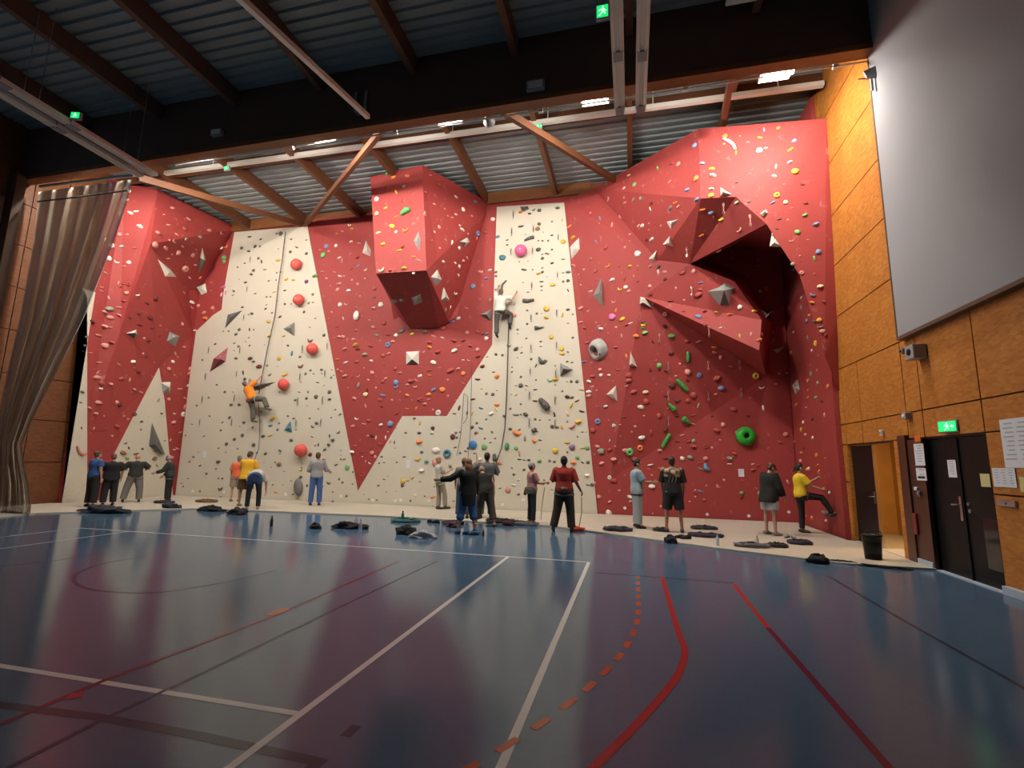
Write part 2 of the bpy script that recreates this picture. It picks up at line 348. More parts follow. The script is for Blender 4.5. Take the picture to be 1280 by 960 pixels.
# left side wall: red, with a beige edge strip and a beige shark-fin
bm = bmesh.new(); box(bm, (-17.95, 12.2, 0), (-17.70, 16.25, 11.3)); cw_part('red_left_wall', bm, M_RED)
XS = -17.67
bm = bmesh.new(); A = [onX(p[0], p[1], XS) for p in ((109, 628), (109, 372), (103, 360))]; A += [Vector((XS, 12.2, A[-1].z)), Vector((XS, 12.2, 0))]; A[0].z = 0
slab(bm, A, (-.05, 0, 0)); cw_part('beige_edge_strip', bm, M_BEIGE)
bm = bmesh.new(); A = [onX(p[0], p[1], XS) for p in ((199, 460), (206, 502), (216, 622), (131, 629), (144, 566))]; A[2].z = A[3].z = 0; A[2].y = min(A[2].y, 16.19)
slab(bm, A, (-.05, 0, 0)); cw_part('beige_fin', bm, M_BEIGE)
# left corner overhang
bm = bmesh.new()
R0_, R1_, R2_ = onX(197, 240, -16.75), onX(188, 305, -16.7), onX(150, 415, -17.42)
D = verts(bm, dict(L0=Vector((-17.69, 12.6, 11.3)), L1=onX(109, 540, -17.69), R0=R0_, R1=R1_, R2=R2_, T=onY(292, 287, YB - .02), Q=onY(243, 372, YB - .02),
                   S=Vector((-17.69, 14.8, 4.9)), C2=Vector((-17.69, 16.15, 6.6)), K=Vector((-17.69, 16.19, 11.3)), B=Vector((-17.69, 13.3, 2.4)), TT=Vector((R0_.x - .1, R0_.y, 11.3)), T2=Vector((-16.3, 16.19, 11.3))))
for f in ('L0 TT R0 R1 R2 L1', 'TT T2 T R0', 'R0 T Q R1', 'R1 S R2', 'R1 Q C2 S', 'L1 R2 B', 'R2 S B', 'L0 K T2 TT'): face(bm, D, f)
bmesh.ops.triangulate(bm, faces=bm.faces)
cw_part('left_corner_overhang', bm, M_RED)
# central jutting box
bm = bmesh.new()
D = verts(bm, dict(P0=onY(463, 221, 13.95), P1=onY(528, 206, 13.7), P2=onY(608, 251, 16.15), P3=onY(607, 268, 16.15), P4=onY(547, 324, 14.25), P5=onY(533, 338, 13.75), P6=onY(470, 342, 13.95),
                   P7=onY(561, 402, 16.1), P8=onY(513, 411, 16.19), P9=onY(499, 396, 16.19), E1=onY(548, 410, 16.19), E3=onY(575, 376, 16.19), E4=onY(572, 395, 16.19),
                   B0=onY(466, 245, 16.19), B1=onY(492, 400, 16.19)))
for f in ('P0 P1 P5 P6', 'P1 P2 P3 P4 P5', 'P4 P3 E3', 'P5 P4 E3 P7', 'P6 P5 P7 E1 P8 P9', 'P7 E3 E4', 'P7 E4 E1', 'P0 P6 P9 B1 B0', 'P0 B0 P2 P1'):
    face(bm, D, f)
bmesh.ops.triangulate(bm, faces=bm.faces)
cw_part('central_overhang', bm, M_RED)
# right corner: arched roof jutting forward, block under it, dark recess
bm = bmesh.new()
XI = 4.74
D = verts(bm, dict(B0=onY(706, 250, YB), T1=onY(742, 236, 15.95), T2=onY(873, 161, 12.75), T3=onX(1033, 148, 4.845), B1=onY(747, 643, YB), K0=onY(762, 600, YB),
                   E1=onY(876, 248, 12.72), E2=onY(920, 246, 12.6), E3=onY(958, 280, 12.6), E4=onY(1000, 345, 12.7), E5=onY(1020, 410, 12.78), E6=onX(1049, 490, 4.845), E7=onX(1046, 400, 4.845),
                   W1=onY(822, 325, 15.0), W0=onY(801, 327, 15.25), W2=onY(803, 371, 15.35), M1=onY(862, 330, 14.55), N1=onY(918, 352, 14.7), N2=onY(952, 400, 14.35), L1=onY(949, 438, 14.1),
                   I1=onY(932, 346, 16.16), I2=onY(966, 402, 16.16), U=onY(958, 470, YB), G1=onY(868, 318, 16.16), G2=Vector((3.3, 16.16, 8.6)), G3=Vector((4.73, 16.16, 8.2)),
                   S4=Vector((4.73, 13.9, 7.6)), S5=Vector((4.73, 13.7, 5.6)), S6=Vector((4.73, 13.3, 4.2)), J5=onY(1031, 445, 12.82)))
for f in ('B0 T1 T2 E1 W1', 'B0 W1 W0', 'B0 W0 W2', 'B0 W2 K0', 'T2 T3 E7 E6 J5 E5 E4 E3 E2 E1', 'E1 E2 E3 M1 W1', 'W1 M1 W0', 'W0 M1 N1 N2 L1 W2',
          'M1 E3 G2 G1', 'E3 E4 S4 G3 G2', 'M1 G1 I1 N1', 'N1 I1 I2 N2', 'N2 I2 U L1', 'W2 L1 U', 'E4 E5 S5 S4', 'E5 J5 S6 S5', 'J5 E6 S6', 'K0 W2 U'):
    face(bm, D, f)
bmesh.ops.triangulate(bm, faces=bm.faces)
cw_part('right_arched_overhang', bm, M_RED)
# right side wall strip of red along the hall wall
bm = bmesh.new(); a0 = onX(1034, 150, XI); a1 = onX(1060, 555, XI); a2 = onX(1058, 677, XI)
A = [Vector((XI, 13.0, a0.z)), Vector((XI, a2.y + .06, 2.2)), Vector((XI, a2.y, 0)), Vector((XI, 16.25, 0)), Vector((XI, 16.25, 11.2)), Vector((XI, 13.0, 11.2))]
slab(bm, A, (.10, 0, 0)); cw_part('red_right_wall', bm, M_RED)

# ray-casting from the camera onto the climbing wall, to stand things on it
bpy.context.view_layer.update()
_tris = []; _vs = []
for o in CWP:
    off = len(_vs); _vs += [o.matrix_world @ v.co for v in o.data.vertices]
    _tris += [[off + i for i in p.vertices] for p in o.data.polygons]
BVH = BVHTree.FromPolygons(_vs, _tris)
def hit(px, py):
    d = ray(px, py).normalized(); loc, n, i, dist = BVH.ray_cast(CAM, d)
    if loc is None: return None, None
    if n.dot(d) > 0: n = -n
    return loc, n.normalized()

# ------------------------------------------------------------------ flood lights under the girder (these light the wall)
M_LAMP = bpy.data.materials.new('glowing lamp diffuser'); M_LAMP.use_nodes = True; _nt = M_LAMP.node_tree
_e = _nt.nodes.new('ShaderNodeEmission'); _e.inputs[0].default_value = LAMP_COLOR; _e.inputs[1].default_value = LAMP_STRENGTH
_nt.links.new(_e.outputs[0], _nt.nodes['Material Output'].inputs[0])
lamps = [(125, 208, 'half hidden by the tan curtain top'), (253, 190, 'nearest the end of the left light rail'), (397, 171, 'third from left'), (558, 148, 'left of the round grey siren'), (743, 122, 'beside the twin light rails'), (973, 90, 'rightmost, above the brightest red overhang')]
for px, py, w in lamps:
    p = onY(px, py, 10.30); p.z = min(max(p.z, 9.55), 9.72); p = onZ(px, py, 9.66)
    p.y = 10.25; p = onY(px, py, 10.25)
    t = base('flood_light', p); t.rotation_euler = (LAMP_TILT, 0, 0)
    tag(t, 'glowing white flood light under the dark girder, ' + w, 'light', 'flood lights under the girder')
    bm = bmesh.new(); box(bm, (-.30, -.14, .012), (.30, .14, .085), bev=.015); box(bm, (-.05, -.04, .08), (.05, .04, .16))
    finish('housing', bm, M_WHITE, t)
    bm = bmesh.new()                                                                 # prismatic glass, 8 cm deep with sloping sides
    slab(bm, [(-.27, -.125, .008), (-.27, .125, .008), (-.27, .09, -.075), (-.27, -.09, -.075)], (.54, 0, 0)); finish('diffuser', bm, M_LAMP, t)
    bm = bmesh.new(); ca, sa = math.cos(LAMP_TILT), math.sin(LAMP_TILT)             # sheet visor, added to cut off upward light, level once tilted
    slab(bm, [(-.31, .142, .01), (.31, .142, .01), (.31, .142 + .27 * ca, .01 - .27 * sa), (-.31, .142 + .27 * ca, .01 - .27 * sa)], (0, .008 * sa, .008 * ca)); finish('cutoff_visor', bm, M_GREY, t)
    bm = bmesh.new(); tube(bm, [(0, 0, .15), (0, -.12, .35)], .018, 8); finish('bracket', bm, M_GREY, t)
# ------------------------------------------------------------------ landing strip
ed = [onZ(*p, .03) for p in ((-60, 651), (0, 645.5), (45, 641), (250, 635), (470, 644), (690, 657), (900, 685), (1060, 704), (1140, 709))]
ed[0].x = XL + .02; ed[-1].x = 4.80
pts = [Vector((p.x, p.y, .03)) for p in ed] + [Vector((4.80, 12.70, .03)), Vector((4.66, 12.75, .03)), Vector((4.66, YB - .07, .03)), Vector((-17.62, YB - .07, .03)), Vector((-17.62, 12.1, .03)), Vector((XL + .02, 12.0, .03))]
bm = bmesh.new(); slab(bm, [Vector((p.x, p.y, .002)) for p in pts], (0, 0, .028))
o = finish('landing_strip', bm, M_MAT); tag(o, 'long beige landing strip along the foot of the climbing wall', 'landing mat')

# ------------------------------------------------------------------ grey acoustic panel on the right wall
t = base('acoustic_panel', (4.79, 7.0, 3.95)); tag(t, 'huge plain grey fabric panel covering the upper right wall', 'wall panel')
bm = bmesh.new(); box(bm, (-.05, -7, .03), (.05, 3.0, 7.46), bev=.008); finish('fabric', bm, M_CURTPANEL, t)
bm = bmesh.new(); box(bm, (-.06, -7, -.03), (.055, 3.03, .028)); box(bm, (-.055, 3.002, .028), (.055, 3.04, 7.46)); finish('frame', bm, M_DARKWOOD, t)

# ------------------------------------------------------------------ rails and light fittings under the roof
bm = bmesh.new(); ra, rb_ = onY(205, 217, 12.2), onY(1058, 101, 12.2); rb_.x = min(rb_.x, 4.78)
beam(bm, ra, rb_, .12, .12)
for k in (.10, .24, .38, .52, .66, .80, .95): q = ra.lerp(rb_, k); tube(bm, [q + Vector((0, 0, .04)), Vector((q.x, 12.2, ZD + .01))], .014, 6)
tag(finish('curtain_rail', bm, M_WHITE), 'long white rail hanging behind the girder from the curtain to the right wall', 'rail')
bm = bmesh.new(); slab(bm, [(4.60, 9.86, 9.14), (4.79, 9.80, 9.08), (4.79, 9.80, 9.34), (4.55, 9.86, 9.28)], (0, -.05, 0)); box(bm, (4.66, 9.82, 8.86), (4.70, 9.86, 9.14))
tag(finish('rail_bracket', bm, M_GREY), 'grey end bracket fixing the white rail to the wall', 'bracket')
bm = bmesh.new(); tube(bm, [(-12.4, 10.10, 9.71), (4.8, 10.10, 9.71)], .018, 8)
for x in (-8.6, -5.6, -1.9, 1.3, 4.2): box(bm, (x - .05, 10.07, 9.67), (x + .05, 10.14, 9.745))
tag(finish('cable_conduit', bm, M_WHITE), 'thin pale cable conduit feeding the flood lights', 'conduit')
bm = bmesh.new(); tube(bm, [onY(1056, 101, 12.1), onX(1080, 98, 4.74), onX(1093, 97, 4.74)], .012, 6); tag(finish('rail_cable', bm, M_BLACK), 'thin dark cable from the white rail end to the grey wall bracket', 'cable')
def light_rail(x, z, y0, y1, joints, label, group):
    t = base('light_rail', (x, y1, z)); tag(t, label, 'light fitting', group)
    bm = bmesh.new()
    slab(bm, [(-.11, 0, 0), (.11, 0, 0), (.085, 0, .10), (-.085, 0, .10)], (0, y0 - y1, 0)); finish('body', bm, M_WHITE, t)
    bm = bmesh.new()
    for s in (-1, 1): tube(bm, [(s * .055, -.1, -.016), (s * .055, y0 - y1 + .05, -.016)], .017, 8)
    finish('fluorescent_tube', bm, M_WHITE, t)
    for j in joints:
        bm = bmesh.new(); box(bm, (-.085, j - y1 - .12, -.036), (.085, j - y1 + .10, .0)); box(bm, (-.115, j - y1 - .15, .01), (.115, j - y1 - .12, .105)); finish('joint_plate', bm, M_GREY, t)
    for k in range(2):
        bm = bmesh.new(); yy = -.5 - k * 2.2; tube(bm, [(0, yy, .1), (0, yy, ZD - z)], .008, 6); finish('hanger', bm, M_STEEL, t)
light_rail(-.10, 9.0, 3.6, 9.66, (9.56, 8.12, 5.6), 'left one of the twin unlit white light rails hanging at top centre right', 'twin light rails')
light_rail(.33, 9.0, 3.6, 9.70, (9.60, 8.20, 5.6), 'right one of the twin unlit white light rails hanging at top centre right', 'twin light rails')
light_rail(-12.32, 9.0, 3.6, 9.5, (7.5, 6.2), 'inner one of the two unlit light rails at upper left', 'left light rails')
light_rail(-12.74, 9.0, 3.6, 9.45, (7.5, 6.2), 'outer one of the two unlit light rails at upper left, nearer the wall', 'left light rails')
a, b = onZ(296, -6, 8.75), onZ(460, 146, 9.35)
bm = bmesh.new(); beam(bm, a, b, .10, .10); tag(finish('ceiling_pole', bm, M_WHITE), 'long thin white pole slanting up under the ceiling to the dark girder', 'pole')
bm = bmesh.new(); q = onY(452, 128, 9.79)
for s in (-.14, .14): tube(bm, [q + Vector((s, -.04, .25)), q + Vector((s, -.05, -.25)), q + Vector((0, -.06, -.38))], .035, 8)
tag(finish('pole_clamp', bm, M_GREY), 'dark forked clamp on the girder at the end of the slanting pole', 'bracket')
def wall_box(name, px, y, w, h, d, m, label, cat):
    q = onY(px[0], px[1], y); t = base(name, q); tag(t, label, cat)
    bm = bmesh.new(); box(bm, (-w / 2, -d, -h / 2), (w / 2, 0, h / 2), bev=.015); finish('case', bm, m, t)
    bm = bmesh.new(); box(bm, (-w * .4, -d - .012, -h * .34), (w * .4, -d, h * .34)); finish('cover', bm, M_WHITE, t)
wall_box('junction_box', (670, 109), 9.795, .42, .24, .10, M_GREY, 'pale grey box on the girder face at top centre', 'box')
wall_box('junction_box', (274, 168), 9.795, .34, .17, .12, M_GREY, 'small pale box on the girder above the second flood light from left', 'box')
t = base('ceiling_lamp', onZ(928, -2, 10.9)); tag(t, 'white ceiling fitting cut off by the top edge right of the twin rails', 'light fitting')
bm = bmesh.new(); box(bm, (-.3, -.12, 0), (.3, .12, .07), bev=.01); tube(bm, [(0, 0, .07), (0, 0, .54)], .01, 6); finish('case', bm, M_WHITE, t)
t = base('siren', onY(611, 150, 10.22)); tag(t, 'small round grey siren hanging under the girder between two flood lights', 'siren')
bm = bmesh.new(); lathe(bm, [(0, -.10), (.13, -.10), (.15, -.04), (.11, .02), (.07, .12), (0, .12)], 18, Matrix.Rotation(PI / 2, 4, 'X')); finish('horn', bm, M_GREY, t, True)
bm = bmesh.new(); box(bm, (-.02, -.02, .05), (.02, .02, .22)); finish('bracket', bm, M_GREY, t)

def exit_sign(loc, face, w, h, label, fig=True):
    """lit green sign; face is the horizontal direction it faces"""
    rz = math.atan2(face[1], face[0]) + PI / 2
    t = base('exit_sign', loc, rz); tag(t, label, 'exit sign')
    bm = bmesh.new(); box(bm, (-w / 2 - .02, .0, -h / 2 - .02), (w / 2 + .02, .07, h / 2 + .02), bev=.01); finish('case', bm, M_GREY, t)
    bm = bmesh.new(); box(bm, (-w / 2, -.008, -h / 2), (w / 2, .0, h / 2)); finish('glowing_face', bm, M_GREEN, t)
    bm = bmesh.new(); s = h / .2
    Y = -.011
    def P(*pp): slab(bm, [(x * s, Y, z * s) for x, z in pp], (0, -.003, 0))
    P((-.02, .03), (.02, .04), (.03, -.01), (-.01, -.02)); P((-.005, .05), (.02, .05), (.02, .075), (-.005, .075))      # torso, head
    P((-.01, -.02), (.01, -.02), (-.04, -.08), (-.06, -.075)); P((.01, -.02), (.03, -.01), (.05, -.05), (.035, -.06))    # legs
    P((.02, .035), (.06, .0), (.055, -.012), (.01, .02)); P((-.02, .03), (-.05, .0), (-.06, .01), (-.03, .04))          # arms
    if w > h * 1.4: P((.09, .0), (.13, .035), (.13, -.035)); P((.13, .012), (.17, .012), (.17, -.012), (.13, -.012))     # arrow
    finish('running_figure', bm, M_SIGNWHITE, t); return t
t = exit_sign(onZ(753, 14, 9.55), (0, -1), .2, .24, 'green exit sign at the top edge left of the twin light rails')
for k in (-.06, .06):
    bm = bmesh.new(); tube(bm, [Vector((k, .035, .13)), Vector((k, .035, ZD - t.location.z))], .006, 6); finish('hanger_rod', bm, M_STEEL, t)
exit_sign(onY(672, 158, 12.04), (0, -1), .21, .14, 'green exit sign on the white rail at top centre')
exit_sign(onY(283, 210, 12.04), (0, -1), .16, .12, 'small green exit sign on the white rail at upper left')
exit_sign(onZ(94, 144, 9.15), (.3, -1), .18, .14, 'green exit sign beside the left pair of light rails')

# ------------------------------------------------------------------ tan divider curtain pulled aside on the left
M_CLOTH = bpy.data.materials.new('tan mesh curtain'); M_CLOTH.use_nodes = True; _nt = M_CLOTH.node_tree; _b = _nt.nodes['Principled BSDF']
_b.inputs['Base Color'].default_value = (.60, .52, .41, 1); _b.inputs['Roughness'].default_value = .8; _b.inputs['Alpha'].default_value = .82
_w = _nt.nodes.new('ShaderNodeTexNoise'); _w.inputs['Scale'].default_value = 3; _tc = _nt.nodes.new('ShaderNodeTexCoord'); _r = _nt.nodes.new('ShaderNodeMapRange'); _r.inputs[3].default_value = .72; _r.inputs[4].default_value = .92
_nt.links.new(_tc.outputs['Object'], _w.inputs['Vector']); _nt.links.new(_w.outputs['Fac'], _r.inputs[0]); _nt.links.new(_r.outputs[0], _b.inputs['Alpha'])
rows = [(48, 240, 166, 224), (46, 262, 157, 258), (42, 300, 143, 300), (34, 345, 126, 345), (25, 395, 106, 395), (15, 440, 84, 440), (6, 480, 62, 482), (-2, 520, 42, 522), (-8, 555, 27, 556), (-10, 580, 30, 580), (-11, 605, 36, 606), (-14, 630, 39, 632), (-16, 645, 38, 642)]
t = base('divider_curtain', onZ(12, 643)); tag(t, 'tall tan see-through divider curtain gathered to the left wall', 'curtain')
NU, NV = 90, 84
bm = bmesh.new(); grid = []
for j in range(NV):
    v = j / (NV - 1) * (len(rows) - 1); i = min(int(v), len(rows) - 2); k = v - i
    r = [rows[i][q] * (1 - k) + rows[i + 1][q] * k for q in range(4)]
    row = []
    for q in range(NU):
        u = q / (NU - 1); px, py = r[0] * (1 - u) + r[2] * u, r[1] * (1 - u) + r[3] * u
        amp = .05 + .10 * min(1, v / 6)
        y = 9.98 + amp * math.sin(u * 36 + .8 * math.sin(v * .5)) + .05 * math.sin(u * 14 + v) - .15 * min(1, max(0, v - 7) / 3)
        p = onY(px, py, y)
        if j == NV - 1: p.z = .035
        p.z = max(p.z, .034); row.append(bm.verts.new(p - Vector(t.location)))
    grid.append(row)
for j in range(NV - 1):
    for q in range(NU - 1): bm.faces.new((grid[j][q], grid[j][q + 1], grid[j + 1][q + 1], grid[j + 1][q]))
finish('cloth', bm, M_CLOTH, t, True)
bm = bmesh.new(); L_ = Vector(t.location)
tube(bm, [onY(50, 233, 9.98) - L_, onY(168, 219, 9.98) - L_], .04, 8); finish('top_batten', bm, M_GREY, t)
bm = bmesh.new(); tube(bm, [onY(47, 252, 9.86) - L_, onY(100, 246, 9.86) - L_, onY(160, 238, 9.86) - L_], .022, 6); finish('top_seam', bm, mat('brown webbing', (.14, .10, .07), .8), t)
# dark timber column at the left end of the girder
bm = bmesh.new(); box(bm, (XL + .01, 9.55, .0), (XL + .30, 9.80, 9.86), bev=.01); tag(finish('timber_column', bm, M_DARKWOOD), 'dark timber column under the left end of the girder beside the curtain', 'column')

# ------------------------------------------------------------------ right wall: corridor, doors, notices
c = bmesh.new()                                                     # small pine-lined corridor behind the opening
box(c, (6.4, 10.3, 0), (6.5, 14.5, 2.6)); box(c, (5.05, 14.4, 0), (6.4, 14.5, 2.6)); box(c, (5.05, 10.3, 0), (6.4, 10.4, 2.6)); box(c, (5.05, 10.3, 2.5), (6.5, 14.5, 2.6))
struct(finish('wall_corridor', c, M_PLY))
c = bmesh.new()
for y in (13.35, 12.35): box(c, (6.33, y - .06, 0.0), (6.4, y + .06, 2.45))
box(c, (6.33, 12.41, 2.05), (6.4, 13.29, 2.17)); box(c, (6.3, 12.0, 1.05), (6.4, 12.29, 1.11)); box(c, (6.34, 12.05, 1.11), (6.4, 12.12, 2.4)); box(c, (6.3, 12.8, 0), (6.4, 12.95, 2.5))
struct(finish('trim_2', c, mat('lighter pine trim', (.68, .42, .15), .45, var=.1)))
c = bmesh.new(); box(c, (4.86, 10.4, .001), (6.4, 14.4, .02)); struct(finish('floor_corridor', c, M_MAT))
t = base('corridor_lamp', (5.7, 12.0, 2.46)); tag(t, 'warm ceiling lamp inside the pine corridor behind the right wall', 'light')
bm = bmesh.new(); box(bm, (-.2, -.2, 0), (.2, .2, .04)); finish('mount', bm, M_WHITE, t)
M_CORR = mat('warm corridor lamp glow', (1, .7, .35), .4, var=0, emit=CORRIDOR_WATTS, ecol=(1, .66, .30))
bm = bmesh.new(); lathe(bm, [(0, -.06), (.10, -.05), (.16, -.01), (.16, 0), (0, 0)], 20); finish('shade', bm, M_CORR, t, True)
# jamb strips
c = bmesh.new(); box(c, (4.80, 10.47, 0), (5.05, 10.66, 2.13), bev=.005); box(c, (4.85, 12.83, 0), (5.05, 12.88, 2.13)); struct(finish('trim_3', c, M_OSB))
c = bmesh.new(); box(c, (4.77, 10.20, 0), (4.84, 10.46, 2.22)); box(c, (4.80, 9.88, 0), (4.86, 10.20, 2.13)); box(c, (4.80, 9.74, 0), (4.90, 9.88, 2.13)); box(c, (4.86, 9.74, 0), (5.05, 10.45, 2.13), 1)
struct(finish('trim_4', c, [M_DARKPANEL, M_DARKWOOD]))
# black single door leaf in the first opening
d1 = bmesh.new(); box(d1, (4.92, 11.80, .01), (4.97, 12.82, 2.11), bev=.004)
d1 = struct(finish('door_1', d1, M_BLACK))
bm = bmesh.new(); box(bm, (4.905, 11.78, .01), (4.975, 11.80, 2.11)); finish('edge_strip', bm, M_STEEL, d1)
bm = bmesh.new(); box(bm, (4.905, 11.84, .90), (4.92, 11.90, 1.14)); tube(bm, [(4.915, 11.87, 1.04), (4.865, 11.87, 1.04), (4.865, 12.0, 1.035)], .011, 8); finish('door_handle', bm, M_STEEL, d1)
# black double door
d2 = bmesh.new(); box(d2, (4.90, 8.985, .01), (4.95, 9.73, 2.11), bev=.004); box(d2, (4.90, 8.27, .01), (4.95, 8.965, 2.11), bev=.004)
box(d2, (4.88, 8.965, .01), (4.90, 8.985, 2.11))
d2 = struct(finish('door_2', d2, M_BLACK))
bm = bmesh.new(); box(bm, (4.885, 9.03, .86), (4.90, 9.09, 1.22)); tube(bm, [(4.89, 9.06, 1.10), (4.84, 9.06, 1.10), (4.84, 9.20, 1.09)], .012, 8); finish('door_handle', bm, M_STEEL, d2)
bm = bmesh.new(); lathe(bm, [(0, .02), (.025, .02), (.028, 0), (0, 0)], 12, Matrix.Translation((4.90, 8.88, 1.12)) @ Matrix.Rotation(-PI / 2, 4, 'Y')); lathe(bm, [(0, .02), (.03, .02), (.032, 0), (0, 0)], 12, Matrix.Translation((4.90, 8.86, 1.02)) @ Matrix.Rotation(-PI / 2, 4, 'Y')); finish('lock', bm, M_STEEL, d2)
bm = bmesh.new(); box(bm, (4.893, 8.33, .25), (4.902, 8.62, .95), bev=.003); finish('glass_pane', bm, mat('dark door glass', (.02, .022, .022), .08, var=0), d2)
c = bmesh.new(); box(c, (4.80, 8.2, 0), (4.90, 9.75, .012)); struct(finish('trim_5', c, M_SKIRT))
for i, (a, b) in enumerate(((9.76, 10.20), (5.0, 8.2))):
    c = bmesh.new(); box(c, (4.775, a, 0), (4.85, b, .11), bev=.004); struct(finish('baseboard_right' if i == 0 else 'baseboard_right.001', c, M_SKIRT))

def notice(name, p1, p2, x, m, label, lines=6, cols=1, bar=False, cat='notice'):
    """sheet on the right wall between two photo corners; grey rows stand for unreadable print"""
    a, b = onX(p1[0], p1[1], x), onX(p2[0], p2[1], x)
    y0, y1, z0, z1 = min(a.y, b.y), max(a.y, b.y), min(a.z, b.z), max(a.z, b.z)
    t = base(name, (x, (y0 + y1) / 2, z0)); tag(t, label, cat); w, h = (y1 - y0) / 2, z1 - z0
    bm = bmesh.new(); box(bm, (-.004, -w, 0), (.002, w, h)); finish('sheet', bm, m, t)
    if lines:
        bm = bmesh.new(); rr = random.Random(int(p1[0] * 7 + p1[1]))
        for c_ in range(cols):
            u0 = -w + .04 + c_ * (2 * w - .04) / cols; u1 = u0 + (2 * w - .04) / cols - .03
            for k in range(lines):
                zz = h * (.92 - .82 * k / max(1, lines)); hh = h * .26 / max(3, lines)
                box(bm, (-.0052, u0 + rr.random() * .15 * (u1 - u0), zz - hh), (-.004, u1 - rr.random() * .35 * (u1 - u0), zz))
        finish('print', bm, M_INK, t)
    if bar:
        bm = bmesh.new(); box(bm, (-.006, -w * .7, h * .16), (-.004, w * .7, h * .34)); finish('black_bar', bm, M_BLACKINK, t)
    return t
notice('poster', (1249, 525), (1296, 585), 4.845, M_PAPER, 'largest white notice sheet on the right wall, above the grey timetable board', 9, 2)
notice('timetable_board', (1240, 585), (1272, 610), 4.842, M_PAPER, 'white timetable board under the large notice at right edge', 6, 3)
notice('yellow_note', (1225, 592), (1239, 609), 4.838, M_YELLOWP, 'pale yellow note at the corner of the double door', 0)
notice('yellow_note', (1274, 596), (1296, 616), 4.836, M_YELLOWP, 'pale yellow note cut off by the right edge', 0)
notice('door_paper', (1184, 575), (1197, 597), 4.897, M_PAPER, 'white sheet taped on the black double door', 7)
notice('pinned_sheet', (1142, 555), (1157, 582), 4.795, M_PAPER, 'white sheet on the dark board left of the double door, upper one', 7)
notice('pinned_sheet', (1145, 585), (1159, 601), 4.795, M_PAPER, 'white sheet with a black bar left of the double door, lower one', 2, 1, True)
notice('red_tag', (1143, 544), (1151, 552), 4.765, M_ORANGE, 'small orange tag above the white sheets left of the double door', 0, cat='tag')
def side_box(name, px, x, w, h, d, m, label, cat, lens=None):
    q = onX(px[0], px[1], x); t = base(name, q); tag(t, label, cat)
    bm = bmesh.new(); box(bm, (-d, -w / 2, -h / 2), (0, w / 2, h / 2), bev=min(.012, h * .15)); finish('case', bm, m, t)
    if lens:
        bm = bmesh.new(); lathe(bm, [(0, .012), (h * .22, .012), (h * .26, 0), (0, 0)], 14, Matrix.Translation((-d, 0, 0)) @ Matrix.Rotation(-PI / 2, 4, 'Y')); finish('lens', bm, lens, t)
side_box('loudspeaker', (1153, 440), 4.84, .26, .24, .20, M_GREY, 'grey box loudspeaker on the strand board below the grey panel', 'loudspeaker', M_BLACK)
side_box('wall_camera', (1133, 439), 4.84, .08, .10, .09, M_GREY, 'tiny grey wall fitting left of the box loudspeaker', 'camera', M_BLACK)
side_box('emergency_lamp', (1137, 520), 4.84, .14, .12, .10, M_GREY, 'small grey emergency lamp above the dark board by the double door', 'lamp', M_WHITE)
side_box('motion_sensor', (1104, 541), 4.84, .07, .12, .06, M_WHITE, 'small white sensor above the corridor opening', 'sensor', M_GREY)
side_box('lock_plate', (1260, 629), 4.845, .34, .09, .03, M_STEEL, 'steel lock plate under the timetable board', 'lock', M_GREY)
side_box('card_reader', (1146, 611), 4.795, .09, .06, .03, M_PAPER, 'small white card reader on the dark red board', 'card reader')
side_box('wall_lock', (1151, 617), 4.79, .06, .10, .04, M_STEEL, 'small steel lock under the white card reader', 'lock', M_GREY)
side_box('call_point', (1146, 655), 4.795, .10, .36, .035, mat('dull red plastic', (.22, .03, .025), .4), 'narrow red box low on the dark board by the double door', 'box')
exit_sign(onX(1184, 533, 4.78), (-1, -.25), .30, .15, 'green lit exit sign on the strand board above the black double door')
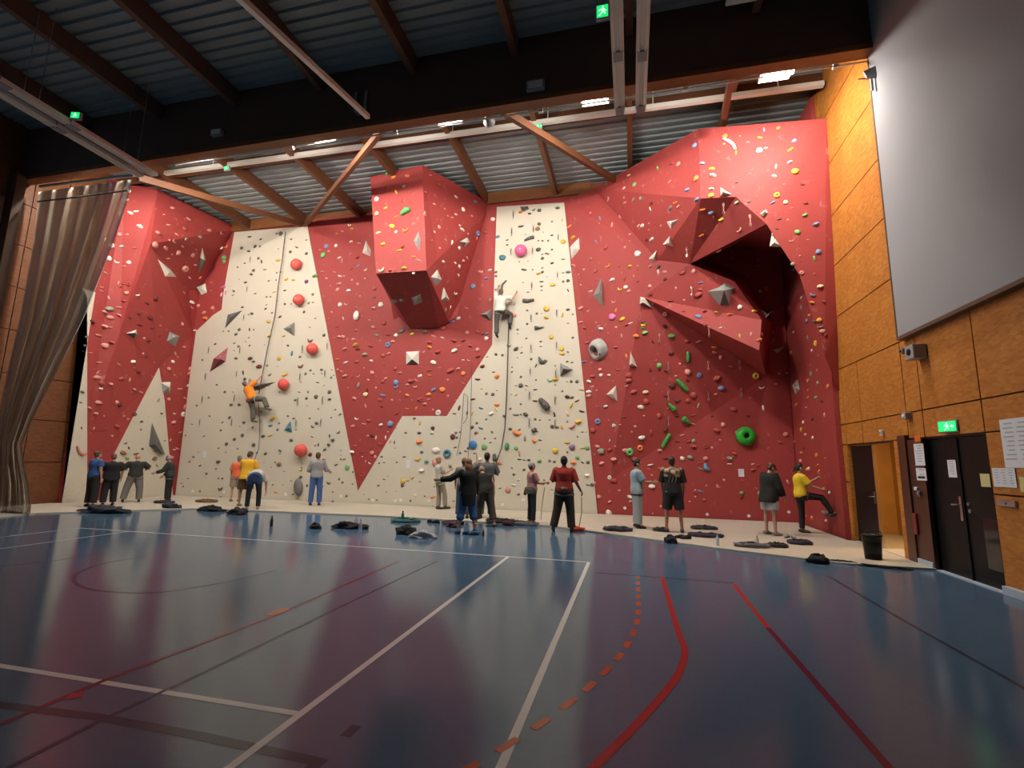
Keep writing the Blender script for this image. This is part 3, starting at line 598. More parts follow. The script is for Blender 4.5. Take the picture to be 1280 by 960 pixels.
# ------------------------------------------------------------------ holds, volumes and macros on the climbing wall
def unit_hold(kind, seed):
    """a moulded hold about 1 across, back on z=0, up is +y"""
    bm = bmesh.new(); rr = random.Random(seed); o3 = Vector((rr.random() * 50, rr.random() * 50, rr.random() * 50))
    if kind == 'jug':                                                # lip that curls forward, pocket above
        bmesh.ops.create_icosphere(bm, subdivisions=3, radius=.5)
        for v in bm.verts:
            c = v.co; c.y *= .62; c.z *= .85
            c += c.normalized() * .07 * noise.noise(c * 3 + o3)
            if c.y > .02 and c.z > .05: c.y -= .32 * max(0, 1 - (c.x / .42) ** 2) * min(1, c.z / .2)
            c.z += max(0, -c.y) * .25
    elif kind == 'crescent':
        pts = [(.42 * math.cos(a), -.36 * math.sin(a) + .12, .13) for a in [PI * k / 10 for k in range(11)]]
        tube(bm, pts, [.07 + .11 * math.sin(PI * k / 10) for k in range(11)], 10)
    elif kind == 'ring':
        prof = [(.14, 0), (.13, .22), (.17, .32), (.28, .36), (.40, .30), (.48, .12), (.5, 0), (.14, 0)]
        lathe(bm, prof, 18)
    elif kind == 'pinch':
        bmesh.ops.create_icosphere(bm, subdivisions=2, radius=.5)
        for v in bm.verts:
            c = v.co; c.x *= .34 + .15 * abs(c.y); c.z *= .62; c += c.normalized() * .06 * noise.noise(c * 4 + o3)
    elif kind == 'edge':
        bmesh.ops.create_icosphere(bm, subdivisions=2, radius=.5)
        for v in bm.verts:
            c = v.co; c.y *= .42; c.z *= .55
            if c.y > .08: c.y = .08 + (c.y - .08) * .25
            c += c.normalized() * .07 * noise.noise(c * 4 + o3)
    else:
        bmesh.ops.create_icosphere(bm, subdivisions=2, radius=.5)
        sx, sy = .85 + .3 * rr.random(), .7 + .3 * rr.random()
        for v in bm.verts:
            c = v.co; c.x *= sx; c.y *= sy; c.z *= .75; c += c.normalized() * .16 * noise.noise(c * 2.6 + o3); c.z += -c.y * .2
    for v in bm.verts:
        if v.co.z < 0: v.co.z = 0 if v.co.z > -.1 else -.06
    bmesh.ops.remove_doubles(bm, verts=bm.verts, dist=1e-4)
    bmesh.ops.recalc_face_normals(bm, faces=bm.faces)
    me = bpy.data.meshes.new('hold_' + kind); bm.to_mesh(me); bm.free()
    for p in me.polygons: p.use_smooth = True
    me.materials.append(None); return me
HK = {k: [unit_hold(k, s + i * 17) for i in range(n)] for s, (k, n) in enumerate((('blob', 5), ('jug', 3), ('edge', 3), ('pinch', 2), ('crescent', 1), ('ring', 1)))}
HC = dict(k=('lit pinkish red', (.66, .27, .23)), r=('red', (.40, .065, .05)), d=('dark red', (.13, .018, .016)), w=('white', (.80, .76, .68)), y=('yellow', (.72, .46, .05)), o=('orange', (.80, .25, .06)),  # k: red holds, the pale pink of light from above put into the colour
          b=('blue grey', (.20, .26, .46)), g=('green', (.16, .42, .12)), n=('charcoal', (.095, .088, .07)), e=('grey green', (.27, .29, .22)), t=('teal', (.06, .22, .28)), m=('pink', (.75, .20, .42)), c=('cream', (.80, .62, .38)), v=('brown', (.27, .11, .06)), p=('purple', (.20, .10, .22)))
HM = {k: mat('moulded resin ' + v[0], v[1], .55, var=.08, vscale=9, bump=.1, bscale=40) for k, v in HC.items()}
HOLDS = {
'w': '161,239,6 158,250,7 150,266,7 163,266,7 170,264,7 175,283,8 140,307,8 152,308,5 136,323,8 146,327,6 161,328,6 132,299,6 244,331,5 237,347,6 172,369,6 240,378,7 243,413,7 216,452,5 166,452,7 126,486,5 235,482,5 229,518,7 218,517,5 218,562,5 277,310,6 277,368,6 437,281,5 420,307,5 439,302,5 424,322,6 425,345,7 457,337,5 436,363,6 425,381,7 476,381,8 495,290,5 517,341,5 471,249,7 473,218,4 570,246,6 579,262,7 570,268,5 578,287,8 565,303,7 574,310,6 554,327,6 569,329,6 569,366,7 574,333,5 563,384,5 573,398,6 573,344,5 584,322,5 612,338,6 429,398,5 432,453,8 464,451,5 495,419,6 525,470,6 446,523,6 476,531,6 470,547,6 482,547,6 440,565,7 462,579,5 527,588,8 540,541,5 542,453,8 568,438,8 553,422,6 608,423,6 548,516,8 579,450,5 614,517,7 545,563,11 642,606,8 600,574,5 616,274,6 751,411,7 738,364,7 736,477,7 736,490,7 751,469,5 761,469,5 740,483,5 768,531,6 762,551,5 762,597,6 780,235,5 813,261,6 803,282,7 815,299,8 797,317,9 765,350,8 782,359,6 788,404,7 823,340,8 801,509,8 802,547,9 767,532,5 815,608,8 787,621,7 761,641,8 813,581,8 891,219,9 949,188,9 957,185,5 987,203,7 992,337,6 950,364,6 925,384,7 900,410,6 992,415,5 1015,438,5 954,510,8 952,484,7 941,580,5 1037,616,6 1033,651,6 1008,509,5 1004,528,5 1016,547,5 889,236,7 968,220,6 912,580,6 734,594,7 648,599,5 654,625,0 1002,372,6 853,573,6 757,508,6',
'k': '150,293,6 125,334,5 155,333,5 211,281,7 216,260,6 236,274,6 198,291,8 221,293,6 218,301,7 194,306,9 207,310,8 223,316,8 231,336,10 241,319,7 250,347,6 210,323,7 148,354,7 127,359,6 127,364,6 158,366,6 136,373,7 149,384,7 131,390,8 149,394,6 138,397,8 131,408,8 138,409,6 123,419,9 131,432,8 113,441,6 124,453,7 122,466,6 230,366,6 248,382,5 240,384,5 228,405,5 200,407,5 230,434,5 219,442,6 237,461,6 237,467,7 149,456,6 211,461,5 121,472,8 162,475,7 138,480,7 123,503,8 146,503,6 168,487,6 176,490,7 112,510,6 120,517,6 117,536,5 225,486,8 232,498,7 231,509,8 211,499,6 217,528,7 226,540,7 213,550,5 222,561,7 215,572,6 262,288,6 277,291,6 266,385,6 255,391,6 428,289,5 449,304,7 428,326,7 403,340,6 418,340,5 424,355,8 422,362,6 433,380,6 467,385,7 523,325,8 531,266,6 549,284,6 543,290,5 565,272,6 557,300,5 596,298,5 600,340,6 583,385,5 613,375,5 579,326,6 467,409,6 445,413,5 424,421,6 429,421,6 434,425,6 442,424,6 491,427,6 431,436,7 486,442,6 427,464,7 431,470,7 448,470,5 465,466,6 500,466,5 482,473,5 443,498,6 457,508,7 519,483,6 509,481,5 455,530,7 488,552,5 441,533,6 465,566,6 457,577,5 469,571,5 444,557,5 525,500,6 536,499,6 531,505,6 513,476,7 520,475,6 542,420,7 584,416,6 597,437,6 579,479,6 586,450,5 573,461,6 603,340,5 750,462,5 738,324,6 716,332,7 775,271,6 765,281,8 781,253,7 760,249,7 837,227,6 848,205,7 848,258,6 786,364,6 767,377,6 726,403,6 726,385,7 777,420,7 813,333,6 831,340,6 867,339,7 812,358,6 831,393,6 873,427,9 860,465,9 853,544,7 867,530,6 893,441,6 752,579,7 781,563,7 767,574,8 747,558,6 736,495,7 743,604,5 825,563,7 882,573,6 826,599,5 825,585,5 788,627,5 749,621,6 762,627,5 898,609,6 924,287,8 892,271,6 939,418,8 952,418,5 982,543,7 985,603,8 1028,414,7 1031,519,7 1001,576,7 1007,543,6 984,466,5 1002,341,6 989,301,5 895,493,6 901,447,6 904,531,7 1022,462,6 1023,444,5 643,394,6 645,487,0 715,533,9 649,567,8 635,612,8 544,578,9 656,282,0 783,482,5',
'r': '168,310,5 155,355,6 161,355,6 151,358,5 155,376,5 231,286,6 232,275,6 140,428,7 152,473,7 146,533,8 127,479,7 435,273,5 447,322,6 439,336,6 468,361,6 503,309,6 547,226,5 549,231,6 502,251,7 485,234,6 488,338,5 494,338,5 607,290,6 422,408,6 480,404,6 485,418,8 463,432,10 479,444,7 446,452,6 480,455,6 440,471,6 494,461,6 479,477,6 514,476,8 525,499,8 475,500,7 461,526,6 496,517,7 476,554,7 464,559,6 452,565,6 452,595,6 563,463,10 537,463,7 526,459,6 597,445,7 568,426,7 537,428,7 547,440,8 566,425,7 553,410,7 603,417,6 597,415,6 588,432,6 757,309,7 745,339,6 731,410,6 734,428,6 741,470,7 770,434,6 780,228,7 758,308,7 781,348,7 783,406,6 873,368,10 881,389,7 854,389,6 859,427,7 853,341,8 875,362,6 786,469,9 786,476,9 772,462,7 792,490,8 808,502,8 867,494,9 860,501,7 867,519,7 824,520,8 896,473,10 780,521,6 802,552,6 741,538,7 762,562,7 767,601,9 860,551,6 882,558,6 867,558,8 793,573,8 896,538,9 874,579,6 882,407,6 915,458,9 917,512,9 918,567,7 941,587,6 975,553,6 948,581,6 721,501,7 1018,343,5 1032,418,6 840,204,8 814,541,9 918,571,5 1030,377,5 880,625,5 869,615,5',
'd': '115,402,8 195,373,9 184,379,7 174,391,7 188,397,8 175,406,8 186,426,7 183,445,7 150,506,7 168,518,6 173,465,6 447,436,6 459,488,8 579,426,7 566,546,8 597,474,8 603,458,7 591,499,7 814,254,6 808,300,6 797,352,5 831,349,6 838,376,9 813,368,6 804,402,5 831,407,8 816,427,6 839,441,8 813,462,7 833,462,7 832,495,6 846,501,6 846,520,7 832,538,7 846,552,6 832,573,7 860,475,5 840,482,9 1003,230,5 1007,254,5 1028,501,7 1016,523,7 927,622,6 709,496,7 693,518,7 727,514,8 669,501,7 574,510,8 541,535,6 465,544,6 477,508,6 313,448,7 324,458,8 388,568,6',
'y': '358,349,6 367,350,5 348,325,7 343,365,6 336,402,6 337,420,7 355,420,6 349,448,6 356,468,7 338,544,7 341,523,8 320,579,9 376,586,6 490,283,9 479,305,7 499,313,9 505,335,8 482,260,7 495,240,7 440,286,5 444,431,8 515,418,6 525,529,7 522,573,8 504,601,8 515,596,6 590,517,6 620,512,6 703,275,6 716,297,8 704,302,7 673,342,6 691,356,7 683,386,8 683,397,7 703,394,7 689,421,7 702,436,7 702,442,6 694,474,8 727,487,7 714,507,9 723,527,9 702,534,7 709,553,8 694,563,8 728,560,7 787,333,7 775,361,7 778,399,8 804,407,7 896,390,6 988,187,9 994,214,9 971,244,8 889,244,7 901,274,8 920,191,7 950,172,7 943,389,8 925,420,8 1020,429,8 945,470,9 1002,537,8 1002,566,7 1024,400,7 1012,394,6 890,211,7',
'o': '283,308,6 257,398,8 345,615,6 400,620,9 416,562,0 507,287,9 517,321,8 492,221,8 509,220,7 495,271,7 422,449,7 509,511,6 520,511,7 509,494,6 537,434,7 537,469,7 553,487,8 579,467,7 536,493,7 524,552,9 651,265,7 645,541,10 649,542,6 621,471,7 621,506,7 624,579,8 541,621,8 645,574,0 668,551,7 717,578,8 712,283,8 750,297,0 760,332,7 770,388,7 795,420,8 870,223,9 844,253,9 878,262,8 877,294,8 783,445,7 893,434,8 800,560,8 906,170,8 973,160,6 881,325,7 912,393,8 949,425,8 989,441,8 996,506,8 1036,483,9 1015,378,6 1032,573,6 1024,590,7 1015,647,6 958,361,6 1011,487,6 1010,476,6 1010,497,6 1021,569,6 1022,582,6 622,470,6 513,560,0',
'b': '408,308,7 448,332,7 495,478,8 495,483,7 485,431,8 479,494,9 488,530,9 542,487,7 591,358,8 594,252,7 597,292,8 565,402,8 730,452,8 726,297,0 750,273,7 745,302,6 859,237,8 871,249,8 873,396,9 874,469,8 876,353,7 747,527,8 868,182,8 955,162,7 878,204,7 993,176,7 966,253,8 1020,280,8 1023,315,8 902,485,9 1009,401,7 889,266,7 710,340,7 608,417,5 876,614,8 741,527,0 1016,368,7 608,348,6',
'g': '484,217,6 404,319,9 394,345,8 280,322,8 280,327,6 434,584,7 687,475,7 806,416,8 839,420,9 822,210,7 793,231,7 824,457,8 645,560,6 605,559,8 734,560,6 722,572,6 806,404,5 804,410,6 1018,323,8 997,290,7 1006,269,7 1020,497,7 927,616,5 674,576,6 159,573,5 196,582,5',
'e': '250,296,6 132,341,6 232,299,6 137,386,9 213,340,5 442,365,0 504,233,7 531,268,5 432,453,0 471,419,6 456,443,8 448,482,9 502,414,8 557,387,6 531,415,6 502,375,6 493,376,8 792,250,7 801,248,6 838,260,8 759,229,6 873,507,7 863,572,8 751,564,9 876,586,8 867,551,6 912,573,8 921,253,7 1002,384,7 1014,467,7 1022,479,6 1010,422,7 991,330,6 198,500,6 645,518,9 656,548,8 704,324,6 331,337,6 1024,409,6',
't': '365,442,8 338,532,7 601,510,7 601,535,7 622,296,6 628,322,9 533,577,6 997,359,7 883,583,9 741,594,0 735,606,5',
'm': '280,359,9 765,396,10 840,204,0 282,366,6',
'c': '473,291,9 477,337,9 471,267,7 786,219,7 807,490,7 798,282,7 859,312,6 898,313,8 970,208,7 982,253,7 457,493,7 709,517,9 1011,586,9 1025,358,8 1014,597,0',
'v': '356,457,0 376,457,8 388,425,8 154,566,8 170,567,8 193,573,7 672,286,7 684,317,7 349,580,7 615,500,0 595,541,5 430,574,5 405,574,5',
'p': '383,352,6 453,302,6 715,559,8 676,559,0',
'n': '312,296,8 351,292,8 371,309,7 302,310,6 311,314,6 363,315,5 383,317,6 319,308,6 326,299,5 327,327,7 317,338,6 314,343,6 307,353,6 356,363,6 332,386,5 303,384,5 315,392,6 350,396,6 380,390,5 299,412,6 295,418,6 312,412,6 293,429,5 295,448,6 317,452,6 360,432,5 304,466,8 306,474,6 337,468,6 289,506,6 299,506,6 269,430,5 287,522,6 305,528,6 303,544,6 293,549,6 283,555,6 317,556,7 329,545,7 364,550,6 350,563,7 332,567,6 273,577,8 250,582,6 242,571,6 276,610,9 367,523,6 461,372,0 468,372,7 655,337,10 656,261,10 651,283,10 697,260,7 662,267,6 674,263,7 667,262,6 674,280,6 673,312,8 678,323,6 690,329,6 677,352,7 710,351,6 710,363,6 667,299,0 672,410,9 710,387,6 670,457,7 682,451,6 651,482,8 658,482,6 645,436,9 636,432,7 669,487,7 657,518,9 669,538,9 638,536,6 651,527,0 675,550,6 649,574,7 655,575,5 590,534,6 601,493,0 584,516,7 568,517,7 617,465,6 641,462,0 616,493,6 620,443,5 405,419,6 402,462,5 397,478,6 412,490,7 395,496,7 412,499,6 391,533,6 396,529,6 390,546,5 423,540,6 412,545,6 416,550,7 411,556,6 398,556,6 406,562,6 420,581,7 411,603,7 394,574,0 505,571,6 503,607,6 518,523,5 527,565,6 493,553,6 524,541,6 567,626,5 563,583,6 582,564,6 569,559,6 655,587,5 649,537,6 715,497,6 721,477,6 714,477,5 728,578,6 735,578,6 696,533,7 690,533,6 661,575,5 740,606,6 177,527,5 157,554,6 161,560,6 178,561,5 103,490,6 101,503,6 102,535,5 108,421,5 106,432,5 823,334,8 974,274,7 971,286,6 936,252,6 921,228,5 1026,409,7 1018,402,6 860,446,0 383,498,5 376,596,6 377,457,0 351,526,0 416,627,5 374,490,5 385,490,5 369,500,5',
}
# small fry: tiny screw-on footholds, far too small to tell apart
TINY = {
'n': '325,308 364,299 346,292 348,311 306,329 323,323 297,334 351,340 346,341 345,350 336,351 299,349 383,300 292,364 291,369 319,367 391,368 386,379 391,378 356,380 364,380 333,381 338,371 333,371 311,393 340,391 394,398 347,376 279,414 286,414 317,412 311,422 298,433 307,427 312,432 293,438 331,431 347,458 334,457 375,446 382,467 336,481 271,481 281,490 291,490 261,497 253,450 246,507 349,490 384,507 278,528 276,538 300,533 316,534 273,560 282,565 297,561 349,529 350,567 321,566 330,578 344,578 324,588 339,584 270,586 258,592 237,577 248,565 232,544 273,598 278,598 250,614 276,621 341,606 354,606 364,601 355,589 372,573 227,604 229,608 235,598 387,409 402,467 388,463 392,467 382,468 405,482 376,478 385,490 414,472 417,469 415,462 398,511 419,512 425,518 387,523 414,522 394,557 426,574 413,590 424,599 428,603 416,615 384,607 403,608 377,585 441,605 426,569 426,563 455,618 461,624 471,625 483,615 473,607 495,614 513,626 510,601 525,602 480,599 485,595 494,560 507,541 480,578 477,571 474,579 496,578 609,446 602,486 608,492 621,488 596,529 608,524 571,547 570,541 606,548 619,548 575,566 593,567 543,608 531,620 613,553 642,593 648,618 541,634 634,300 634,306 673,301 678,301 685,301 690,294 679,290 690,277 678,318 690,312 649,327 660,326 666,337 678,335 678,340 684,346 704,341 704,352 677,358 677,363 654,353 660,365 620,340 620,345 620,362 657,293 659,388 671,392 677,392 659,405 716,393 710,404 647,412 647,417 658,423 716,422 676,427 676,433 704,443 710,440 647,447 664,449 652,434 652,441 709,452 715,453 694,457 640,465 640,459 651,471 670,475 694,481 709,477 645,482 657,487 703,489 628,444 639,493 645,494 651,505 638,511 651,518 669,524 675,525 687,525 693,520 709,527 722,546 728,540 733,540 674,562 693,577 687,576 709,565 734,606 643,593 176,537 206,551 202,517 104,439 347,537 370,537 360,520 330,500 326,515 262,520 255,545 240,530 300,590 310,600 366,618 390,580 400,590 433,620 441,590 550,600 560,600 575,610 585,600 600,600 625,610 680,600 690,612 700,590 705,605 615,540 630,520 585,560 575,540 640,585 665,590',
'k': '159,293 205,268 212,300 228,308 240,303 245,312 215,318 164,490 160,524 180,423 222,446 179,442 193,453 168,460 218,469 190,470 130,520 140,545 155,520 264,363 264,353 250,295 400,312 421,292 411,314 413,357 408,348 456,348 447,355 446,384 411,398 418,422 475,426 422,462 522,476 453,571 538,219 543,255 532,240 556,261 560,270 575,282 590,270 585,292 540,300 550,310 600,374 574,432 586,432 592,437 541,512 620,0 738,266 723,343 730,337 726,356 749,279 735,389 770,389 745,403 748,408 760,416 760,476 766,476 746,488 746,508 752,508 746,525 761,525 775,531 769,558 781,594 743,568 804,232 780,247 811,279 811,287 826,282 787,293 787,301 781,309 797,332 792,345 770,409 816,380 845,360 855,375 881,481 895,492 794,533 815,594 811,586 774,613 869,613 869,621 862,627 883,607 897,607 826,633 816,642 905,180 925,170 935,178 980,230 990,260 985,275 1010,300 1000,320 938,497 945,440 970,480 974,467 1013,456 1008,645 993,552 991,537 904,573 928,600 820,450 850,455 845,470 820,480 835,510 850,560 790,540 775,545 805,520 842,590 850,620 890,560 900,550 920,540 905,600 945,610 960,560 955,600 970,590 430,345 440,350 450,370 405,370 412,375 415,390 452,395 462,400 470,395 455,460 470,470 460,475 435,485 470,485 490,500 500,490 530,440 520,450 550,460 560,475 570,500 560,495 515,500 500,500 485,540 495,535 460,545 450,550',
'd': '230,300 225,310 243,325 163,397 200,420 190,410 745,351 774,333 797,337 824,462 780,560 850,500 870,540 890,520 935,520 1005,560 1010,450 1000,455',
}
LAND = []                                                              # (px, py, phrase) landmarks for labels
def stand(px, py, back=0.0):
    loc, n = hit(px, py)
    if loc is None: return None
    z = n; y = Vector((0, 0, 1)) - z * z.z
    if y.length < .15: y = Vector((0, -1, 0)) - z * (-z.y)
    y.normalize(); x = y.cross(z)
    M = Matrix(((x.x, y.x, z.x, 0), (x.y, y.y, z.y, 0), (x.z, y.z, z.z, 0), (0, 0, 0, 1)))
    return loc, n, Matrix.Translation(loc - n * back) @ M, (loc - CAM).dot(_fw) / FOCAL           # metres per pixel there

# --- big balls, macros
def macro(name, px, py, r, prof, m, label, cat, seg=24, lab=None, squash=(1, 1), spin=0.0, extra=None, tilt=(0, 0)):
    s = stand(px, py, .01); loc, n, M, mpp = s; R = r * mpp
    M = M @ Matrix.Rotation(spin, 4, 'Z') @ Matrix.Diagonal((squash[0], squash[1], 1, 1))
    o = base(name, (0, 0, 0)); o.matrix_world = Matrix.Translation(loc)
    Mi = Matrix.Translation(-loc) @ M
    bm = bmesh.new(); lathe(bm, [(a * R, b * R) for a, b in prof], seg, Mi)
    finish('shell', bm, m, o, True)
    tag(o, label, cat); LAND.append((px, py, lab or label))
    if extra: extra(o, Mi, R)
    return o
def hole_part(o, Mi, R):
    bm = bmesh.new(); lathe(bm, [(0, .80 * R), (.10 * R, .80 * R), (.10 * R, .98 * R), (.0, .98 * R)], 10, Mi); finish('bolt', bm, M_STEEL, o)
M_BALL = mat('coral ball resin', (.72, .10, .08), .5, var=.06); M_PINKBALL = mat('hot pink ball resin', (.72, .12, .30), .5, var=.06)
BALL = [(.62, 0), (.88, .28), (1.0, .62), (.94, .98), (.70, 1.26), (.36, 1.40), (.08, 1.44), (0, 1.44)]
def bolt_at(zf):
    def f(o, Mi, R):
        bm = bmesh.new(); lathe(bm, [(0, zf * R - .01), (.09 * R, zf * R - .01), (.09 * R, (zf + .035) * R), (0, (zf + .035) * R)], 12, Mi); finish('bolt', bm, M_STEEL, o)
    return f
for px, py, r, w in ((373, 332, 7, 'topmost coral ball'), (376, 376, 7, 'second coral ball from top'), (393, 437, 7.3, 'third coral ball from top'), (357, 481, 7, 'coral ball beside the orange climber'), (379, 563, 8, 'lowest coral ball')):
    macro('ball_hold', px, py, r, BALL, M_BALL, w + ' on the left beige panel', 'climbing hold', lab='the ' + w, extra=bolt_at(1.43))
macro('ball_hold', 652, 315, 7.6, BALL, M_PINKBALL, 'hot pink ball high on the right beige panel', 'climbing hold', lab='the pink ball', extra=bolt_at(1.43))
M_GMAC = mat('bright green macro resin', (.03, .42, .04), .45, var=.05)
DONUT = [(.30, .30), (.26, .62), (.34, .74), (.52, .78), (.80, .66), (.98, .36), (1.04, 0), (.3, 0), (.30, .30)]
def donut_floor(o, Mi, R):
    bm = bmesh.new(); lathe(bm, [(0, .28 * R), (.30 * R, .28 * R), (.30 * R, .2 * R), (0, .2 * R)], 16, Mi); finish('pocket_floor', bm, mat('dark pocket', (.015, .05, .015), .7, var=0), o)
macro('ring_hold', 932, 545, 11.5, DONUT, M_GMAC, 'big bright green doughnut hold low on the right red wall', 'climbing hold', lab='the big green doughnut', extra=donut_floor)
macro('ring_hold', 787, 565, 4.8, DONUT, mat('light green resin', (.16, .52, .16), .5), 'small light green ring hold left of the man in camouflage top', 'climbing hold', lab='the small green ring', extra=donut_floor)
macro('ring_hold', 559, 567, 5.2, [(.5, .2), (.52, .5), (.72, .62), (.95, .42), (1, 0), (.5, 0), (.5, .2)], HM['t'], 'dark teal ring hold above the fair child by the wall', 'climbing hold', lab='the teal ring')
macro('disc_hold', 591, 556, 5.2, [(1, 0), (1.0, .35), (.8, .5), (.3, .55), (0, .55)], mat('bright blue resin', (.04, .20, .50), .5), 'bright blue round hold above the woman in the black coat', 'climbing hold', lab='the blue disc', extra=bolt_at(.55))
macro('rock_hold', 374, 609, 6.2, [(.8, 0), (1.0, .35), (.86, .7), (.5, .95), (0, 1.0)], mat('grey stone resin', (.17, .165, .15), .7, bump=.4, bscale=14), 'tall grey rock shaped hold left of the man in blue jeans', 'climbing hold', lab='the grey rock hold', squash=(.95, 1.75), spin=.15)
macro('pear_hold', 446, 395, 4.4, [(.8, 0), (1.0, .35), (.8, .7), (.4, .9), (0, .95)], HM['w'], 'large white pear shaped hold left of the central jutting box', 'climbing hold', lab='the white pear hold', squash=(.95, 1.5), extra=bolt_at(.94))
macro('egg_hold', 634, 558, 3.2, [(.8, 0), (1.0, .35), (.8, .7), (.4, .9), (0, .95)], mat('bottle green resin', (.06, .30, .13), .5), 'tall green egg hold right of the grey shirted man', 'climbing hold', lab='the green egg hold', squash=(.95, 1.5))
# big grey cup
def cup():
    loc, n, M, mpp = stand(748, 437, .02); R = 11.5 * mpp
    o = base('cup_hold', loc); tag(o, 'big light grey hollow cup hold beside the right beige panel', 'climbing hold'); LAND.append((748, 437, 'the big grey cup'))
    ax = Matrix.Translation(-loc) @ M @ Matrix.Rotation(math.radians(22), 4, 'X') @ Matrix.Rotation(math.radians(-22), 4, 'Y') @ Matrix.Diagonal((1.05, 1.15, 1, 1))
    bm = bmesh.new(); lathe(bm, [(1.05 * R, -.3 * R), (1.02 * R, .25 * R), (.86 * R, .62 * R), (.62 * R, .78 * R), (.56 * R, .74 * R), (.52 * R, .4 * R), (.45 * R, .05 * R)], 28, ax); finish('shell', bm, mat('light grey macro resin', (.42, .42, .40), .5), o, True, False)
    bm = bmesh.new(); lathe(bm, [(.47 * R, .06 * R), (.47 * R, .02 * R), (0, .02 * R), (0, .06 * R), (.47 * R, .06 * R)], 20, ax); finish('hollow', bm, mat('dark cup hollow', (.03, .03, .03), .8, var=0), o)
    bm = bmesh.new(); lathe(bm, [(0, 0), (.10 * R, 0), (.10 * R, .03 * R), (0, .03 * R)], 10, ax @ Matrix.Translation((.78 * R, -.3 * R, .70 * R))); finish('bolt', bm, M_BLACK, o)
cup()
# long bars, leaves, crescents: [px path], widths in px
def bar_hold(name, pts, wid, m, label, cat='climbing hold', h=1.0, lab=None, taper=None):
    S = [stand(*p) for p in pts]; mpp = S[0][3]; loc = S[0][0]
    o = base(name, loc); tag(o, label, cat); LAND.append((sum(p[0] for p in pts) / len(pts), sum(p[1] for p in pts) / len(pts), lab or label))
    bm = bmesh.new(); P = []
    for i in range(len(S) - 1):
        for k in range(4): P.append(S[i][0].lerp(S[i + 1][0], k / 4) + S[i][1] * (wid * mpp * .28 * h))
    P.append(S[-1][0] + S[-1][1] * (wid * mpp * .28 * h)); r = wid * mpp / 2; n_ = len(P)
    tp = taper or (.8, 1, .8); rs = []
    for i in range(n_):
        t = i / (n_ - 1) * (len(tp) - 1); a = min(int(t), len(tp) - 2); rs.append(r * (tp[a] + (tp[a + 1] - tp[a]) * (t - a)))
    d0 = (P[1] - P[0]).normalized(); d1 = (P[-1] - P[-2]).normalized()
    P = [P[0] - d0 * r * .35] + P + [P[-1] + d1 * r * .35]; rs = [rs[0] * .6] + rs + [rs[-1] * .6]
    tube(bm, [p - loc for p in P], rs, 10); finish('body', bm, m, o, True)
    bm = bmesh.new(); q = P[len(P) // 2] - loc + S[0][1] * (r * .95); bmesh.ops.create_icosphere(bm, subdivisions=1, radius=r * .25, matrix=Matrix.Translation(q)); finish('bolt', bm, M_STEEL, o)
M_GBAR = mat('green bar resin', (.05, .34, .07), .5, var=.06)
bar_hold('bar_hold', [(860, 440), (860, 452)], 4.5, M_GBAR, 'short upright green bar below the dark wedge shaped block', lab='the upright green bar')
bar_hold('bar_hold', [(846, 475), (852, 481), (859, 488)], 5.5, M_GBAR, 'slanted green bar high in the column of green holds on red wall', lab='the slanted green bar')
bar_hold('bar_hold', [(836, 505), (843, 512)], 6, M_GBAR, 'short green wedge hold second in the diagonal green column', lab='the green wedge', taper=(.5, 1.1))
bar_hold('bar_hold', [(854, 523), (862, 529)], 6.5, M_GBAR, 'green arrow shaped hold in the middle of the right red wall', lab='the green arrow hold', taper=(1.1, .5))
bar_hold('bar_hold', [(837, 543), (832, 551), (828, 559)], 5.5, M_GBAR, 'longest green bar above the man in camouflage top', lab='the longest green bar')
bar_hold('leaf_hold', [(503, 268), (509, 263), (512, 263)], 7, mat('leaf green resin', (.08, .36, .10), .5), 'large green hold on the front of the central jutting box', lab='the green hold on the central box', taper=(.6, 1.1, .8))
M_DG = mat('charcoal grey resin', (.10, .10, .095), .6, var=.08)
bar_hold('bar_hold', [(656, 301), (662, 298), (667, 297)], 4.2, M_DG, 'curved grey bar just above the hot pink ball', lab='the curved grey bar', taper=(.6, 1, 1.1))
bar_hold('bar_hold', [(654, 376), (660, 376.5), (667, 375)], 4.4, M_DG, 'horizontal grey bar right of the climber in white', lab='the horizontal grey bar', taper=(1.1, 1, .7))
bar_hold('horn_hold', [(674, 447), (676, 452), (681, 453)], 4.6, M_DG, 'hooked grey horn hold in the middle of the right beige panel', lab='the grey horn', taper=(.5, 1.2, .6))
bar_hold('horn_hold', [(666, 539), (670, 536)], 5.2, M_DG, 'short dark grey wedge left of the pair of grey crimps', lab='the dark wedge', taper=(1.1, .7))
bar_hold('hook_hold', [(669, 410), (675, 410), (679, 409)], 4.4, M_DG, 'dark grey tadpole shaped hold on the right beige panel', lab='the tadpole hold', taper=(1.2, .5, .25))
bar_hold('slab_hold', [(618, 568), (619, 575)], 5, M_DG, 'grey slab hold right of the head of the grey shirted man', lab='the grey slab', taper=(.9, 1.1))
bar_hold('slab_hold', [(676, 500), (682, 507), (685, 511)], 9.5, mat('dark brown grey volume', (.085, .075, .065), .55), 'dark grey tapered block volume in the middle of the right beige panel', lab='the dark tapered block', taper=(.7, 1, .9))
bar_hold('horn_hold', [(881, 580), (882, 585), (886, 587)], 5, mat('sky blue resin', (.12, .34, .52), .5), 'sky blue horn shaped hold right of the man in camouflage top', lab='the sky blue horn', taper=(.6, 1, .8))
bar_hold('crescent_hold', [(904, 174), (911, 177), (916, 181), (919, 187)], 4, HM['w'], 'long white crescent at the top of the right red overhang', lab='the white crescent', taper=(.6, 1, 1, .8))
bar_hold('crescent_hold', [(627, 363), (628, 356), (633, 351)], 2.6, M_DG, 'thin dark arc hold above the head of the climber in white', lab='the dark arc', taper=(1, 1, .7))
